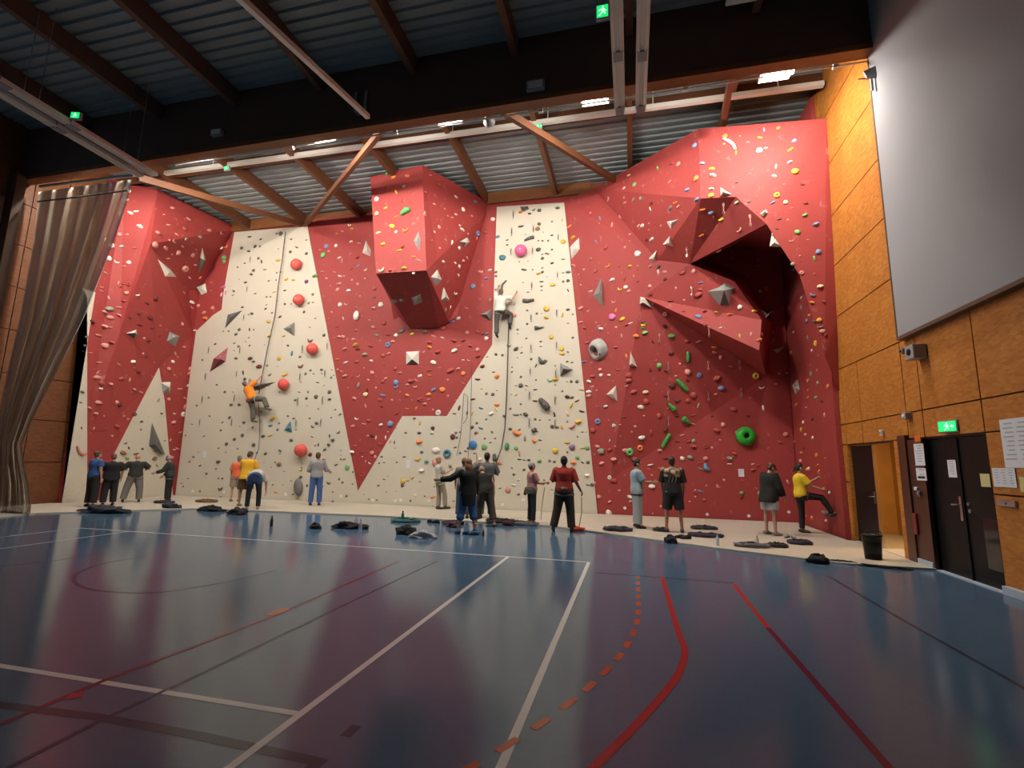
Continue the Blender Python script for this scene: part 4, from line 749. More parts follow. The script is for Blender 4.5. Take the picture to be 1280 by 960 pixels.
bar_hold('foot_ledge', [(1030, 640), (1034, 641), (1038, 640)], 5, M_GREY, 'grey ledge hold under the raised foot of the woman in yellow', lab='the grey ledge', taper=(.7, 1, .7))
bar_hold('snake_hold', [(96, 558), (99, 566), (103, 568), (107, 566)], 3.4, HM['k'], 'curved pink snake shaped hold on the beige strip at far left', lab='the pink snake hold')

# --- bolted-on plywood volumes (pyramids and wedges)
def volume(base_px, apex_px, h, m, label, m2=None, yy=None):
    B = [onY(p[0], p[1], yy) if yy else stand(*p)[0] for p in base_px]; nrm = Vector((-.3, -.9, -.3)).normalized() if yy else sum((stand(*p)[1] for p in base_px), Vector()).normalized(); ctr = sum(B, Vector()) / len(B)
    ap = [onY(a[0], a[1], yy) if yy else (stand(*a)[0] if stand(*a) else ctr) for a in (apex_px if isinstance(apex_px, list) else [apex_px])]
    ap = [a + (CAM - a).normalized() * h for a in ap]
    o = base('wall_volume', ctr); tag(o, label, 'wall volume'); LAND.append((sum(p[0] for p in base_px) / len(base_px), sum(p[1] for p in base_px) / len(base_px), label))
    bm = bmesh.new(); lo = [bm.verts.new(b - nrm * .015 - ctr) for b in B]; n_ = len(lo)
    if len(ap) == 1:
        a = bm.verts.new(ap[0] - ctr)
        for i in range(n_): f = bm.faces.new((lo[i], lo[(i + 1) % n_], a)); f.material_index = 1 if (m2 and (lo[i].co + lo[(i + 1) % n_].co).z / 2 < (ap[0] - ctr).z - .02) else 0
        bm.faces.new(lo[::-1])
    else:
        for a in ap: bm.verts.new(a - ctr)
        bmesh.ops.convex_hull(bm, input=bm.verts)
    bm.normal_update()
    finish('panels', bm, [m, m2 or m], o)
    bm = bmesh.new(); q = (ap[0] * .62 + B[0] * .2 + B[1] * .18) - ctr
    bmesh.ops.create_icosphere(bm, subdivisions=1, radius=.028, matrix=Matrix.Translation(q)); finish('bolt', bm, M_STEEL, o)
VW = mat('white grained volume', (.66, .63, .56), .6, var=.12, vscale=14); VG = mat('grey textured volume', (.27, .27, .25), .7, var=.12, vscale=14, bump=.2)
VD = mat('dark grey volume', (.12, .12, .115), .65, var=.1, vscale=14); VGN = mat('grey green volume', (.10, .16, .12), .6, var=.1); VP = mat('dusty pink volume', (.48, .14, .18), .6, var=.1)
volume([(195, 321), (214, 337), (222, 347), (206, 347)], (212, 340), .30, VW, 'long white triangle volume under the left corner overhang')
volume([(253, 308), (258, 326), (248, 344), (250, 322)], (255, 325), .25, VW, 'tall white and green sliver volume on the left red corner', VGN)
volume([(245, 359), (257, 354), (259, 366), (252, 369)], (253, 361), .2, VW, 'small white volume left of the left beige panel top')
volume([(157, 417), (171, 412), (172, 418), (168, 424)], (169, 416), .28, VW, 'small white pyramid on the shaded left red wall', VD)
volume([(212, 414), (226, 420), (220, 434), (208, 427)], (216, 423), .2, VG, 'grey diamond volume on the left red wall')
volume([(201, 478), (214, 477), (213, 493), (203, 491)], (211, 484), .25, VW, 'white square volume at the tip of the beige fin', VG)
volume([(190, 527), (207, 568), (201, 567), (186, 557)], [(194, 555), (203, 566)], .3, VD, 'tall dark grey wedge volume on the beige fin above people')
volume([(284, 393), (304, 387), (280, 412)], (288, 397), .22, VD, 'dark grey triangle volume at the left beige panel edge')
volume([(302, 487), (315, 481), (346, 477), (326, 487)], (322, 482), .25, VD, 'dark grey bat wing shaped volume above the orange climber')
volume([(353, 411), (368, 402), (368, 421)], (363, 410), .3, VG, 'grey triangular pyramid in the middle of the left beige panel')
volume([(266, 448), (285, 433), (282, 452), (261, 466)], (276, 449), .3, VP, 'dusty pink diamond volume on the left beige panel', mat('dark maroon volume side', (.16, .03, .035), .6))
volume([(363, 525), (365, 541), (354, 538)], (361, 535), .2, HM['t'], 'small teal pyramid right of the orange climber')
volume([(457, 299), (464, 313), (463, 321), (452, 316)], (459, 313), .18, VW, 'white volume at the left edge of the central jutting box')
volume([(523, 287), (526, 300), (524, 316), (516, 301)], (522, 301), .12, VG, 'slim grey diamond on the front edge of the central box')
volume([(574, 302), (585, 296), (588, 302), (580, 310)], (583, 303), .22, VW, 'white volume on the right flank of the central box', VD)
volume([(547, 335), (553, 350), (545, 360), (538, 346)], (547, 348), .18, VW, 'pale volume at the lower right edge of the central box, upper one', VG)
volume([(555, 358), (563, 376), (548, 378)], (557, 371), .18, VW, 'pale volume at the lower right edge of the central box, lower one', VG)
volume([(513, 372), (526, 367), (529, 378), (517, 383)], (521, 375), .15, VG, 'dim grey square volume on the underside of the central box')
volume([(599, 393), (615, 386), (614, 402)], (608, 393), .25, VG, 'grey and black pyramid left of the climber in white', VD)
volume([(507, 439), (524, 438), (524, 456), (507, 456)], (515, 449), .25, VW, 'white square volume directly under the central box', VGN)
volume([(700, 453), (717, 462), (700, 471)], (704, 461), .3, VG, 'dark triangular pyramid at the right edge of the right beige panel', VD)
volume([(649, 258), (660, 257), (662, 261), (654, 265)], (656, 261), .14, VD, 'small black wedge at the top of the right beige panel')
volume([(712, 309), (724, 296), (725, 311), (714, 324)], (717, 311), .2, VW, 'white diamond volume just right of the right beige panel top')
volume([(752, 346), (754, 386), (741, 369)], (749, 366), .3, VG, 'tall grey spear shaped volume on the right red wall')
volume([(757, 493), (770, 481), (772, 502)], (766, 493), .25, VW, 'white triangle volume left of the diagonal green holds')
volume([(788, 438), (797, 459), (786, 457)], (790, 454), .25, VW, 'tall thin white triangle volume right of the grey cup')
volume([(800, 370), (806, 372), (815, 385), (799, 380)], (804, 378), .25, VW, 'white volume at the left tip of the red block', VD)
volume([(810, 324), (821, 312), (820, 327)], (817, 323), .22, VW, 'small white pyramid at the left end of the arch underside')
volume([(827, 306), (837, 294), (842, 309)], (836, 304), .25, VW, 'white pyramid on the arch underside above the red block')
volume([(832, 277), (850, 273), (838, 288)], (839, 279), .15, VW, 'white flat volume on the red face left of the arch')
volume([(900, 233), (916, 243), (900, 245)], (904, 240), .2, VW, 'white volume on the lower lip of the bright red overhang')
volume([(949, 267), (958, 261), (961, 266), (954, 271)], (956, 265), .15, VW, 'cream volume on the bright hot spot of the arch edge')
volume([(965, 288), (980, 309), (962, 308)], (968, 303), .2, VW, 'cream triangle volume inside the arch at its right edge', None, 12.72)
volume([(884, 364), (906, 353), (924, 359), (912, 382), (900, 382)], (905, 363), .5, VG, 'largest grey wedge volume casting a black shadow on the red block', VD)  # dark underside is shade put into the colour of the lower faces
volume([(951, 384), (957, 397), (973, 384), (960, 391)], (958, 394), .12, VW, 'white v shaped volume in the dark recess')
volume([(966, 437), (981, 432), (972, 442)], (973, 437), .15, VW, 'white triangle volume at the foot of the dark recess')
volume([(988, 481), (997, 471), (1000, 488), (994, 495)], (995, 485), .2, VW, 'white kite volume on the right red wall under the arch', VG)

# --- white cards and route tags
for px, py, w, h, lab in ((256, 568, 4.5, 7.5, 'white route card on the left beige panel'), (510.5, 580, 5, 8.5, 'white route card on the beige panel right of the red point'), (926.5, 591, 6.5, 9.5, 'white route card on the red wall under the green doughnut')):
    loc, n, M, mpp = stand(px, py); t = base('route_card', loc); tag(t, lab, 'card')
    L = Matrix.Translation(-loc) @ M; w *= mpp; h *= mpp
    bm = bmesh.new(); box(bm, (-w / 2, -h / 2, 0), (w / 2, h / 2, .012), M=L); finish('sheet', bm, M_PAPER, t)
    bm = bmesh.new()
    for k in range(4): box(bm, (-w * .36, h * (.3 - k * .17), .012), (w * (.36 - .12 * (k % 2)), h * (.35 - k * .17), .014), M=L)
    finish('print', bm, M_INK, t)
tags_ = [(241, 614), (280, 615), (357, 618), (426, 620), (466, 625), (494, 626), (501, 625), (519, 619), (536, 626), (628, 631), (654, 625), (781, 635), (834, 641), (884, 643), (936, 645), (986, 640)]
nth = ['first', 'second', 'third', 'fourth', 'fifth', 'sixth', 'seventh', 'eighth', 'ninth', 'tenth', 'eleventh']
M_TAG = mat('white tag plastic', (.82, .78, .70), .5, var=.03)
for i, (px, py) in enumerate(tags_):
    loc, n, M, mpp = stand(px, py); s = 3.4 * mpp * .5
    bm = bmesh.new(); box(bm, (-s, -s, 0), (s, s, .012), M=Matrix.Translation(-loc) @ M @ Matrix.Rotation(PI / 4 if i > 10 else .3, 4, 'Z'), bev=.006)
    o = finish('route_tag', bm, M_TAG); o.location = loc
    tag(o, ('white route tag low on the beige panels, %s from left' % nth[i]) if i < 11 else ('white diamond route tag low on the red wall, %s from left' % nth[i - 11]), 'tag', 'white tags along the foot of the wall')

# --- quickdraw slings hanging in lines
QD = [('left beige panel, left line', [(314, 324), (310, 361), (306, 396), (301, 437)]), ('left beige panel, far left line', [(262, 437), (258, 470), (254, 499), (251, 527)]), ('left beige panel, lower middle line', [(297, 467), (294, 497), (291, 526)]),
      ('left beige panel, right line', [(379, 435), (376, 470), (373, 500), (371, 528)]), ('left beige panel, edge line', [(410, 432), (407, 466), (404, 499), (402, 527)]),
      ('right beige panel, left line', [(642, 268), (640, 289), (639, 314)]), ('right beige panel, middle line', [(667, 286), (666, 312), (665, 356), (664, 396), (664, 433), (663, 463), (662, 492), (662, 526)]),
      ('right beige panel, right line', [(698, 296), (697, 343), (696, 390), (696, 430), (695, 465), (694, 498), (694, 527)]), ('right red wall, line above the camouflage top', [(824, 421), (835, 457), (835, 493), (835, 524)]),
      ('right red wall, line under the red block', [(885, 455), (885, 492), (886, 413)]), ('right red wall, line left of the dark recess foot', [(924, 454), (926, 489)]), ('arch underside', [(904, 257), (938, 272), (859, 312)]), ('dark recess', [(914, 317), (947, 327), (966, 418), (865, 362)])]
M_SLING = {0: mat('dark nylon sling', (.07, .065, .06), .8), 1: mat('pinkish worn sling', (.42, .18, .14), .8)}
for line, pts in QD:
    dark = 'beige' in line
    for i, (px, py) in enumerate(sorted(pts, key=lambda p: p[1])):
        s = stand(px, py - 4)
        if s is None: continue
        loc, n, M, mpp = s; t = base('quickdraw', loc); p0 = n * .03
        tag(t, '%s quickdraw on %s, %s from top' % ('dark' if dark else 'pale', line, nth[i]), 'quickdraw', 'quickdraws hanging on the wall')
        for nm, dz in (('top_carabiner', -.05), ('bottom_carabiner', -.27)):
            bm = bmesh.new(); tube(bm, [p0 + Vector((math.cos(a) * .022, -.01, dz + math.sin(a) * .045)) for a in [2 * PI * k / 10 for k in range(10)]], .008, 5, closed=True); finish(nm, bm, M_STEEL, t)
        bm = bmesh.new(); c0 = p0 + Vector((0, -.012, 0)); box(bm, (c0.x - .013, c0.y - .006, -.25), (c0.x + .013, c0.y + .006, -.07), bev=.004); finish('sling', bm, M_SLING[0 if dark else 1], t)

# --- the several hundred moulded holds; the largest are things of their own
allh = []
for c, s in HOLDS.items():
    for q in s.split():
        x, y, w = map(float, q.split(','))
        if w > 0: allh.append((w, x, y, c))
allh.sort(key=lambda a: (-a[0], a[1]))
DIRS = ['right of', 'above right of', 'above', 'above left of', 'left of', 'below left of', 'below', 'below right of']
rr = random.Random(11); NB = 296; recs = []; stuff = bmesh.new()
def hold_matrix(M, size, c, k): 
    return M @ Matrix.Rotation(rr.uniform(-.5, .5), 4, 'Z') @ Matrix.Diagonal((size, size, size * .8, 1))
for i, (w, x, y, c) in enumerate(allh):
    s = stand(x, y)
    if s is None: continue
    loc, n, M, mpp = s; size = w * mpp * (.78 if c == 'n' else .94)
    k = rr.choice(['blob', 'blob', 'jug', 'edge', 'edge', 'pinch', 'jug', 'crescent' if rr.random() < .4 else 'blob', 'ring' if rr.random() < .25 else 'blob'])
    if (x, y) in ((376, 457), (388, 425), (276, 610), (400, 620)): k = 'crescent'
    if (x, y) in ((800, 560), (548, 516), (971, 244)): k = 'ring'
    me = rr.choice(HK[k]); MM = hold_matrix(M, size, c, k)
    if len(recs) < NB:
        o = bpy.data.objects.new('climbing_hold', me); COL.objects.link(o); o.matrix_world = MM
        o.material_slots[0].link = 'OBJECT'; o.material_slots[0].material = HM[c]
        recs.append((o, x, y, c, w, k))
    else:
        recs.append((None, x, y, c, w, k))
        nv = len(stuff.verts); nf = len(stuff.faces); stuff.from_mesh(me); stuff.verts.ensure_lookup_table(); stuff.faces.ensure_lookup_table()
        for v in stuff.verts[nv:]: v.co = MM @ v.co
        for f in stuff.faces[nf:]: f.material_index = list(HC).index(c)
for c, s in TINY.items():
    for q in s.split():
        x, y = map(float, q.split(','))
        if y == 0: continue
        st = stand(x, y)
        if st is None: continue
        loc, n, M, mpp = st; size = rr.uniform(2.3, 3.9) * mpp; me = rr.choice(HK['blob'] + HK['edge']); MM = hold_matrix(M, size, c, 'blob')
        nv = len(stuff.verts); nf = len(stuff.faces); stuff.from_mesh(me); stuff.verts.ensure_lookup_table(); stuff.faces.ensure_lookup_table()
        for v in stuff.verts[nv:]: v.co = MM @ v.co
        for f in stuff.faces[nf:]: f.material_index = list(HC).index(rr.choice('nnnev') if c == 'n' else c); f.smooth = True
so = finish('small_footholds', stuff, [HM[c] for c in HC], recalc=False); tag(so, 'hundreds of small coloured holds and footholds dotted all over the climbing wall', 'climbing holds', kind='stuff')
SHORT = {}
def short(l): return l if len(l.split()) <= 8 else ' '.join(l.split()[:8])
SHAPE = dict(blob='knob', jug='jug', edge='crimp', pinch='pinch', crescent='crescent hold', ring='ring hold')
VSHORT = {'long white triangle volume under the left corner overhang': 'the long white triangle at left', 'tall white and green sliver volume on the left red corner': 'the white and green sliver', 'small white volume left of the left beige panel top': 'the small white volume at left',
 'small white pyramid on the shaded left red wall': 'the white pyramid on left red', 'grey diamond volume on the left red wall': 'the grey diamond at left', 'white square volume at the tip of the beige fin': 'the white volume at fin tip', 'tall dark grey wedge volume on the beige fin above people': 'the grey wedge on the fin',
 'dark grey triangle volume at the left beige panel edge': 'the dark triangle at left', 'dark grey bat wing shaped volume above the orange climber': 'the bat wing volume', 'grey triangular pyramid in the middle of the left beige panel': 'the grey pyramid on left beige', 'dusty pink diamond volume on the left beige panel': 'the dusty pink diamond',
 'small teal pyramid right of the orange climber': 'the teal pyramid', 'white volume at the left edge of the central jutting box': 'the white volume left of central box', 'slim grey diamond on the front edge of the central box': 'the slim grey diamond', 'white volume on the right flank of the central box': 'the white volume on box flank',
 'pale volume at the lower right edge of the central box, upper one': 'the upper pale box edge volume', 'pale volume at the lower right edge of the central box, lower one': 'the lower pale box edge volume', 'dim grey square volume on the underside of the central box': 'the dim grey underside volume', 'grey and black pyramid left of the climber in white': 'the pyramid beside the white climber',
 'white square volume directly under the central box': 'the white square under the box', 'dark triangular pyramid at the right edge of the right beige panel': 'the dark pyramid on right beige', 'small black wedge at the top of the right beige panel': 'the black wedge at top', 'white diamond volume just right of the right beige panel top': 'the white diamond at right',
 'tall grey spear shaped volume on the right red wall': 'the tall grey spear', 'white triangle volume left of the diagonal green holds': 'the white triangle at right', 'tall thin white triangle volume right of the grey cup': 'the thin white triangle', 'white volume at the left tip of the red block': 'the white volume at block tip', 'small white pyramid at the left end of the arch underside': 'the white pyramid at arch end',
 'white pyramid on the arch underside above the red block': 'the white pyramid under the arch', 'white flat volume on the red face left of the arch': 'the flat white volume by the arch', 'white volume on the lower lip of the bright red overhang': 'the white volume on overhang lip', 'cream volume on the bright hot spot of the arch edge': 'the cream volume on the hot spot', 'cream triangle volume inside the arch at its right edge': 'the cream triangle in the arch',
 'largest grey wedge volume casting a black shadow on the red block': 'the largest grey wedge', 'white v shaped volume in the dark recess': 'the white v in the recess', 'white triangle volume at the foot of the dark recess': 'the white triangle below the recess', 'white kite volume on the right red wall under the arch': 'the white kite at right'}
keys = {}
for o, x, y, c, w, k in recs:
    best = min(LAND, key=lambda l: (l[0] - x) ** 2 + (l[1] - y) ** 2)
    ang = math.atan2(-(y - best[1]), x - best[0]); d = DIRS[int(round(ang / (PI / 4))) % 8]
    keys.setdefault((HC[c][0], VSHORT.get(best[2], best[2]), d), []).append((math.hypot(x - best[0], y - best[1]), o, SHAPE[k]))
ORD = ['nearest', 'second nearest', 'third nearest', 'fourth nearest', 'fifth nearest', 'sixth nearest', 'seventh nearest', 'eighth nearest', 'ninth nearest', 'tenth nearest', 'eleventh nearest', 'twelfth nearest']
for (cn, lab, d), L in keys.items():
    L.sort(key=lambda a: a[0]); lab_ = lab if lab.startswith('the ') else 'the ' + lab
    ws = lab_.split()
    for i, (dist, o, sh) in enumerate(L):
        if o is None: continue
        pre = '%s hold %s' % (cn, d) if len(L) == 1 else '%s %s hold %s' % (ORD[min(i, 11)], cn, d)
        room = 16 - len(pre.split()); l2 = ' '.join(ws[:room])
        while l2.split()[-1] in ('the', 'of', 'on', 'in', 'a', 'and', 'at', 'to', 'under', 'left', 'right', 'above', 'by', 'with'): l2 = ' '.join(l2.split()[:-1])
        tag(o, pre + ' ' + l2, 'climbing hold', 'moulded climbing holds')
# ------------------------------------------------------------------ people
REM = []                                                             # meshes to fuse into one continuous skin
def capsule(bm, a, b, ra, rb, seg=12):
    a, b = Vector(a), Vector(b); x, y, d = frame_of(b - a if (b - a).length > 1e-5 else Vector((0, 0, 1)))
    prof = []
    for k in range(4): t = PI / 2 * k / 4; prof.append((a - d * (ra * math.cos(t)), ra * math.sin(t)))
    prof.append((a, ra)); prof.append((b, rb))
    for k in range(1, 5): t = PI / 2 * k / 4; prof.append((b + d * (rb * math.sin(t)), rb * math.cos(t)))
    loft(bm, [(c, r, r) for c, r in prof], x, y, seg)
def loft(bm, secs, x, y, seg=16):
    """closed tube through sections (centre, half width along x, half depth along y); zero radius closes to a point"""
    rings = []
    for c, rx, ry in secs:
        if max(rx, ry) < 1e-4: rings.append([bm.verts.new(c)]); continue
        rings.append([bm.verts.new(c + x * (rx * math.cos(2 * PI * k / seg)) + y * (ry * math.sin(2 * PI * k / seg))) for k in range(seg)])
    for A, B in zip(rings[:-1], rings[1:]):
        for k in range(seg):
            k2 = (k + 1) % seg
            if len(A) == 1: bm.faces.new((A[0], B[k2], B[k]))
            elif len(B) == 1: bm.faces.new((A[k], A[k2], B[0]))
            else: bm.faces.new((A[k], A[k2], B[k2], B[k]))
    if len(rings[0]) > 1: bm.faces.new(rings[0][::-1])
    if len(rings[-1]) > 1: bm.faces.new(rings[-1])
def cone(bm, a, b, ra, rb, seg=14, flat=1.0):
    x, y, d = frame_of(Vector(b) - Vector(a)); loft(bm, [(Vector(a), ra, ra * flat), (Vector(b), rb, rb * flat)], x, y, seg)
def ell(bm, c, rx, ry, rz, R=None):
    M = Matrix.Translation(c) @ (R.to_4x4() if R else Matrix.Identity(4)) @ Matrix.Diagonal((rx, ry, rz, 1))
    bmesh.ops.create_icosphere(bm, subdivisions=3, radius=1.0, matrix=M)
def fuse(name, bm, m, parent, vox, smooth=3):
    o = finish(name, bm, m, parent, True)
    md = o.modifiers.new('fuse', 'REMESH'); md.mode = 'VOXEL'; md.voxel_size = vox; md.use_smooth_shade = True
    if smooth: s = o.modifiers.new('soft', 'SMOOTH'); s.iterations = smooth; s.factor = .5
    REM.append(o); return o
def cloth_mat(name, col, var=.14): return mat(name, col, .85, var=var, vscale=9, bump=.25, bscale=22)
def skin(col): return mat('skin %.2f' % col[0], col, .55, var=.05, vscale=8)
SK_L, SK_M, SK_D = (.52, .29, .20), (.40, .21, .14), (.16, .075, .045)
V = Vector
def nv(*a): return Vector(a).normalized()
def person(label, loc, rz, h=1.75, lean=0, side=0, twist=0, head=(0, 0), arms=None, legs=None, skinc=SK_L, hairc=(.03, .02, .015), hair='short',
           top=None, bottom=None, shoes=(.03, .03, .03), harness=None, extra=None, anchor='feet', build=1.0, curl=(.5, .5), cap=None, group=None):
    """top=(name, colour, sleeve 0..2, hem drop, looseness); bottom=(name, colour, leg fraction 0..2, looseness)"""
    s = h / 1.75; b_ = build
    arms = arms or ((nv(-.18, .02, -1), nv(-.05, .18, -1)), (nv(.18, .02, -1), nv(.05, .18, -1)))
    legs = legs or ((nv(-.08, .02, -1), nv(-.03, -.04, -1)), (nv(.08, .02, -1), nv(.03, -.04, -1)))
    T = Matrix.Rotation(math.radians(-lean), 3, 'X') @ Matrix.Rotation(math.radians(side), 3, 'Y') @ Matrix.Rotation(math.radians(twist), 3, 'Z')
    up, xr, yf = T @ V((0, 0, 1)), T @ V((1, 0, 0)), T @ V((0, 1, 0))
    pel = V((0, 0, 0)); J = {}
    for i, sd in enumerate((-1, 1)):
        hp = pel + V((sd * .088, 0, -.03)) * s; kn = hp + legs[i][0].normalized() * .43 * s; an = kn + legs[i][1].normalized() * .42 * s
        J['hip', i], J['knee', i], J['ank', i] = hp, kn, an
    if anchor == 'feet': dz = -min(J['ank', 0].z, J['ank', 1].z) + .093 * s
    else: dz = 0
    off = V((0, 0, dz)); 
    if anchor == 'feet': mid = (J['ank', 0] + J['ank', 1]) / 2 if abs(J['ank', 0].z - J['ank', 1].z) < .15 else min(J['ank', 0], J['ank', 1], key=lambda q: q.z); off += V((-mid.x, -mid.y, 0))
    pel = pel + off
    for k in list(J): J[k] = J[k] + off
    P = lambda z, x=0, y=0: pel + up * (z * s) + xr * (x * s) + yf * (y * s)
    for i, sd in enumerate((-1, 1)):
        sh = P(.455, sd * .172 * b_); el = sh + arms[i][0].normalized() * .29 * s; wr = el + arms[i][1].normalized() * .25 * s
        J['sh', i], J['el', i], J['wr', i] = sh, el, wr
    HR = T @ Matrix.Rotation(math.radians(head[1]), 3, 'Z') @ Matrix.Rotation(math.radians(head[0]), 3, 'X')
    nb = P(.50, 0, -.005); hc = nb + (T @ Matrix.Rotation(math.radians(head[0] * .5), 3, 'X')) @ V((0, .02, .155)) * s
    HP = lambda x, y, z: hc + HR @ (V((x, y, z)) * s)
    root = base('person', loc, rz); tag(root, label, 'person', group)
    # body: one skin
    bm = bmesh.new()
    def torso(m, z0=-.11, z1=.50, grow=1.0):
        S = [(-.11, .10, .09), (-.05, .155, .115), (.02, .165, .12), (.10, .15, .11), (.19, .133, .10), (.28, .150, .112), (.37, .168, .118), (.43, .165, .105), (.475, .12, .085), (.50, .06, .06)]
        def at(z):
            for (a, b, c), (d, e, f) in zip(S[:-1], S[1:]):
                if a <= z <= d: t = (z - a) / (d - a); return b + (e - b) * t, c + (f - c) * t
            return S[0][1:] if z < S[0][0] else S[-1][1:]
        n = 9; out = []
        for k in range(n + 1):
            z = z0 + (z1 - z0) * k / n; rx, ry = at(z); out.append((P(z), (rx * b_ + m) * s * grow, (ry * b_ + m) * s * grow))
        return out
    loft(bm, torso(0), xr, yf, 20)
    capsule(bm, P(.47), nb + (hc - nb) * .5, .058 * s, .05 * s)
    ell(bm, HP(0, -.01, .03), .074 * s, .092 * s, .090 * s, HR); ell(bm, HP(0, .022, -.045), .055 * s, .060 * s, .066 * s, HR)
    capsule(bm, HP(0, .085, .012), HP(0, .104, -.024), .009 * s, .014 * s, 8)                                   # nose
    for sd in (-1, 1):
        ell(bm, HP(sd * .076, -.005, -.01), .012 * s, .022 * s, .032 * s, HR); ell(bm, HP(sd * .03, .076, .026), .020 * s, .012 * s, .010 * s, HR)  # ear, brow
    ell(bm, HP(0, .078, -.055), .024 * s, .010 * s, .009 * s, HR)                                               # lips
    for i, sd in enumerate((-1, 1)):
        sh, el, wr = J['sh', i], J['el', i], J['wr', i]
        capsule(bm, sh + up * (-.01 * s), el, .052 * s * b_, .038 * s * b_); ell(bm, sh, .062 * s, .055 * s, .06 * s, T); capsule(bm, el, wr, .039 * s * b_, .026 * s)
        d = (wr - el).normalized(); ref = xr * -sd; pn = (ref - d * ref.dot(d)); pn = pn.normalized() if pn.length > .2 else (yf - d * yf.dot(d)).normalized(); sv = d.cross(pn).normalized()
        if sv.dot(yf) < 0: sv = -sv                                                                                # thumb side forward
        pc = wr + d * .045 * s
        Rm = Matrix((sv, pn, d)).transposed(); ell(bm, pc, .040 * s, .016 * s, .052 * s, Rm)
        for q, (o_, ln) in enumerate(((.030, .072), (.010, .080), (-.011, .075), (-.030, .058))):
            a0 = wr + d * (.086 * s) + sv * (o_ * s); c_ = curl[i] * (1 + .12 * q)
            d1 = (d * math.cos(c_ * .6) + pn * math.sin(c_ * .6)).normalized(); a1 = a0 + d1 * ln * .5 * s
            d2 = (d * math.cos(c_ * 1.6) + pn * math.sin(c_ * 1.6)).normalized(); a2 = a1 + d2 * ln * .5 * s
            capsule(bm, a0 - d * .02 * s, a1, .0098 * s, .0092 * s, 8); capsule(bm, a1, a2, .0092 * s, .0078 * s, 8)
        t0 = wr + d * .03 * s + sv * .032 * s; t1 = t0 + (d * .6 + sv * .7 + pn * .25).normalized() * .035 * s; t2 = t1 + (d * .9 + sv * .15 + pn * .4).normalized() * .032 * s
        capsule(bm, t0, t1, .012 * s, .0105 * s, 8); capsule(bm, t1, t2, .0105 * s, .0085 * s, 8)
        hp, kn, an = J['hip', i], J['knee', i], J['ank', i]
        capsule(bm, hp, kn, .086 * s * b_, .053 * s * b_); capsule(bm, kn, an, .050 * s * b_, .033 * s)
        sd_ = (an - kn).normalized(); bk = -(yf - sd_ * yf.dot(sd_)); bk = bk.normalized() if bk.length > .1 else V((0, -1, 0))
        ell(bm, kn.lerp(an, .30) + bk * .018 * s, .046 * s, .046 * s, .11 * s, Matrix((bk.cross(sd_), bk, -sd_)).transposed())
        fd = -bk * .9 + V((0, 0, -.12)); fd.normalize() 
        J['toe', i] = an + fd * .165 * s - V((0, 0, .045)) * s; J['heel', i] = an - fd * .045 * s - V((0, 0, .045)) * s
        capsule(bm, J['heel', i], J['toe', i], .036 * s, .028 * s); capsule(bm, an, an + fd * .08 * s - V((0, 0, .035)) * s, .036 * s, .034 * s)
    fuse('body', bm, skin(skinc), root, .0085)
    # clothes
    if top:
        nm, col, slv, drop, loose = top; bm = bmesh.new(); g = .014 + loose
        z0 = .02 - drop
        secs = torso(g, max(z0, -.11), .495)
        if z0 < -.11:
            rx, ry = secs[0][1], secs[0][2]; secs = [(P(z0), max(.165, rx / s) * s * 1.02 + loose * s, max(.125, ry / s) * s * 1.02 + loose * s), (P(-.06), .168 * b_ * s + g * s, .128 * b_ * s + g * s)] + torso(g, -.0, .495)
        loft(bm, secs, xr, yf, 22)
        cone(bm, P(.455), P(.522, 0, .0), (.085 + loose * .4) * s, .064 * s)
        for i, sd in enumerate((-1, 1)):
            sh, el, wr = J['sh', i], J['el', i], J['wr', i]
            ell(bm, sh - up * .012 * s, (.060 + g * .35) * s, (.058 + g * .35) * s, (.056 + g * .2) * s, T)
            if slv > 0:
                e = sh.lerp(el, min(1, slv)); r1 = (.054 * b_ + g * .55) * s
                if slv > 1: capsule(bm, sh, el, r1, (.045 * b_ + g * .7) * s); e2 = el.lerp(wr, slv - 1); cone(bm, el, e2, (.045 * b_ + g * .7) * s, (.034 + g * .6) * s)
                else: cone(bm, sh, e, r1, (.050 * b_ + g * .9) * s)
        fuse(nm, bm, col if isinstance(col, bpy.types.Material) else cloth_mat(nm + ' %.2f %.2f %.2f' % col, col), root, .012, 2)
    if bottom:
        nm, col, frac, loose = bottom; bm = bmesh.new(); g = .012 + loose
        loft(bm, torso(g, -.11, .12), xr, yf, 20)
        for i in (0, 1):
            hp, kn, an = J['hip', i], J['knee', i], J['ank', i]
            if frac <= 1: cone(bm, hp, hp.lerp(kn, frac), (.092 * b_ + g) * s, (.092 * b_ - .03 * frac + g * 1.3) * s); ell(bm, hp, (.09 * b_ + g) * s, (.09 * b_ + g) * s, .09 * s)
            else:
                capsule(bm, hp, kn, (.090 * b_ + g) * s, (.058 * b_ + g) * s); cone(bm, kn, kn.lerp(an, frac - 1), (.058 * b_ + g) * s, (.044 + g * 1.2) * s)
                ell(bm, kn.lerp(an, .3), (.055 + g) * s, (.058 + g) * s, .10 * s)
        fuse(nm, bm, col if isinstance(col, bpy.types.Material) else cloth_mat(nm + ' %.2f %.2f %.2f' % col, col), root, .012, 2)
    if shoes:
        for i in (0, 1):
            bm = bmesh.new(); capsule(bm, J['heel', i], J['toe', i], .047 * s, .038 * s); a = J['ank', i]
            capsule(bm, a - V((0, 0, .02)) * s, J['heel', i].lerp(J['toe', i], .45), .046 * s, .042 * s)
            for v in bm.verts:
                lim = min(J['heel', i].z, J['toe', i].z) - .040 * s
                if v.co.z < lim: v.co.z = lim
            fuse('shoe', bm, cloth_mat('shoe %.2f %.2f %.2f' % shoes, shoes), root, .011, 1)
    hm = mat('hair %.3f %.3f' % hairc[:2], hairc, .55, var=.3, vscale=30, bump=.5, bscale=60)
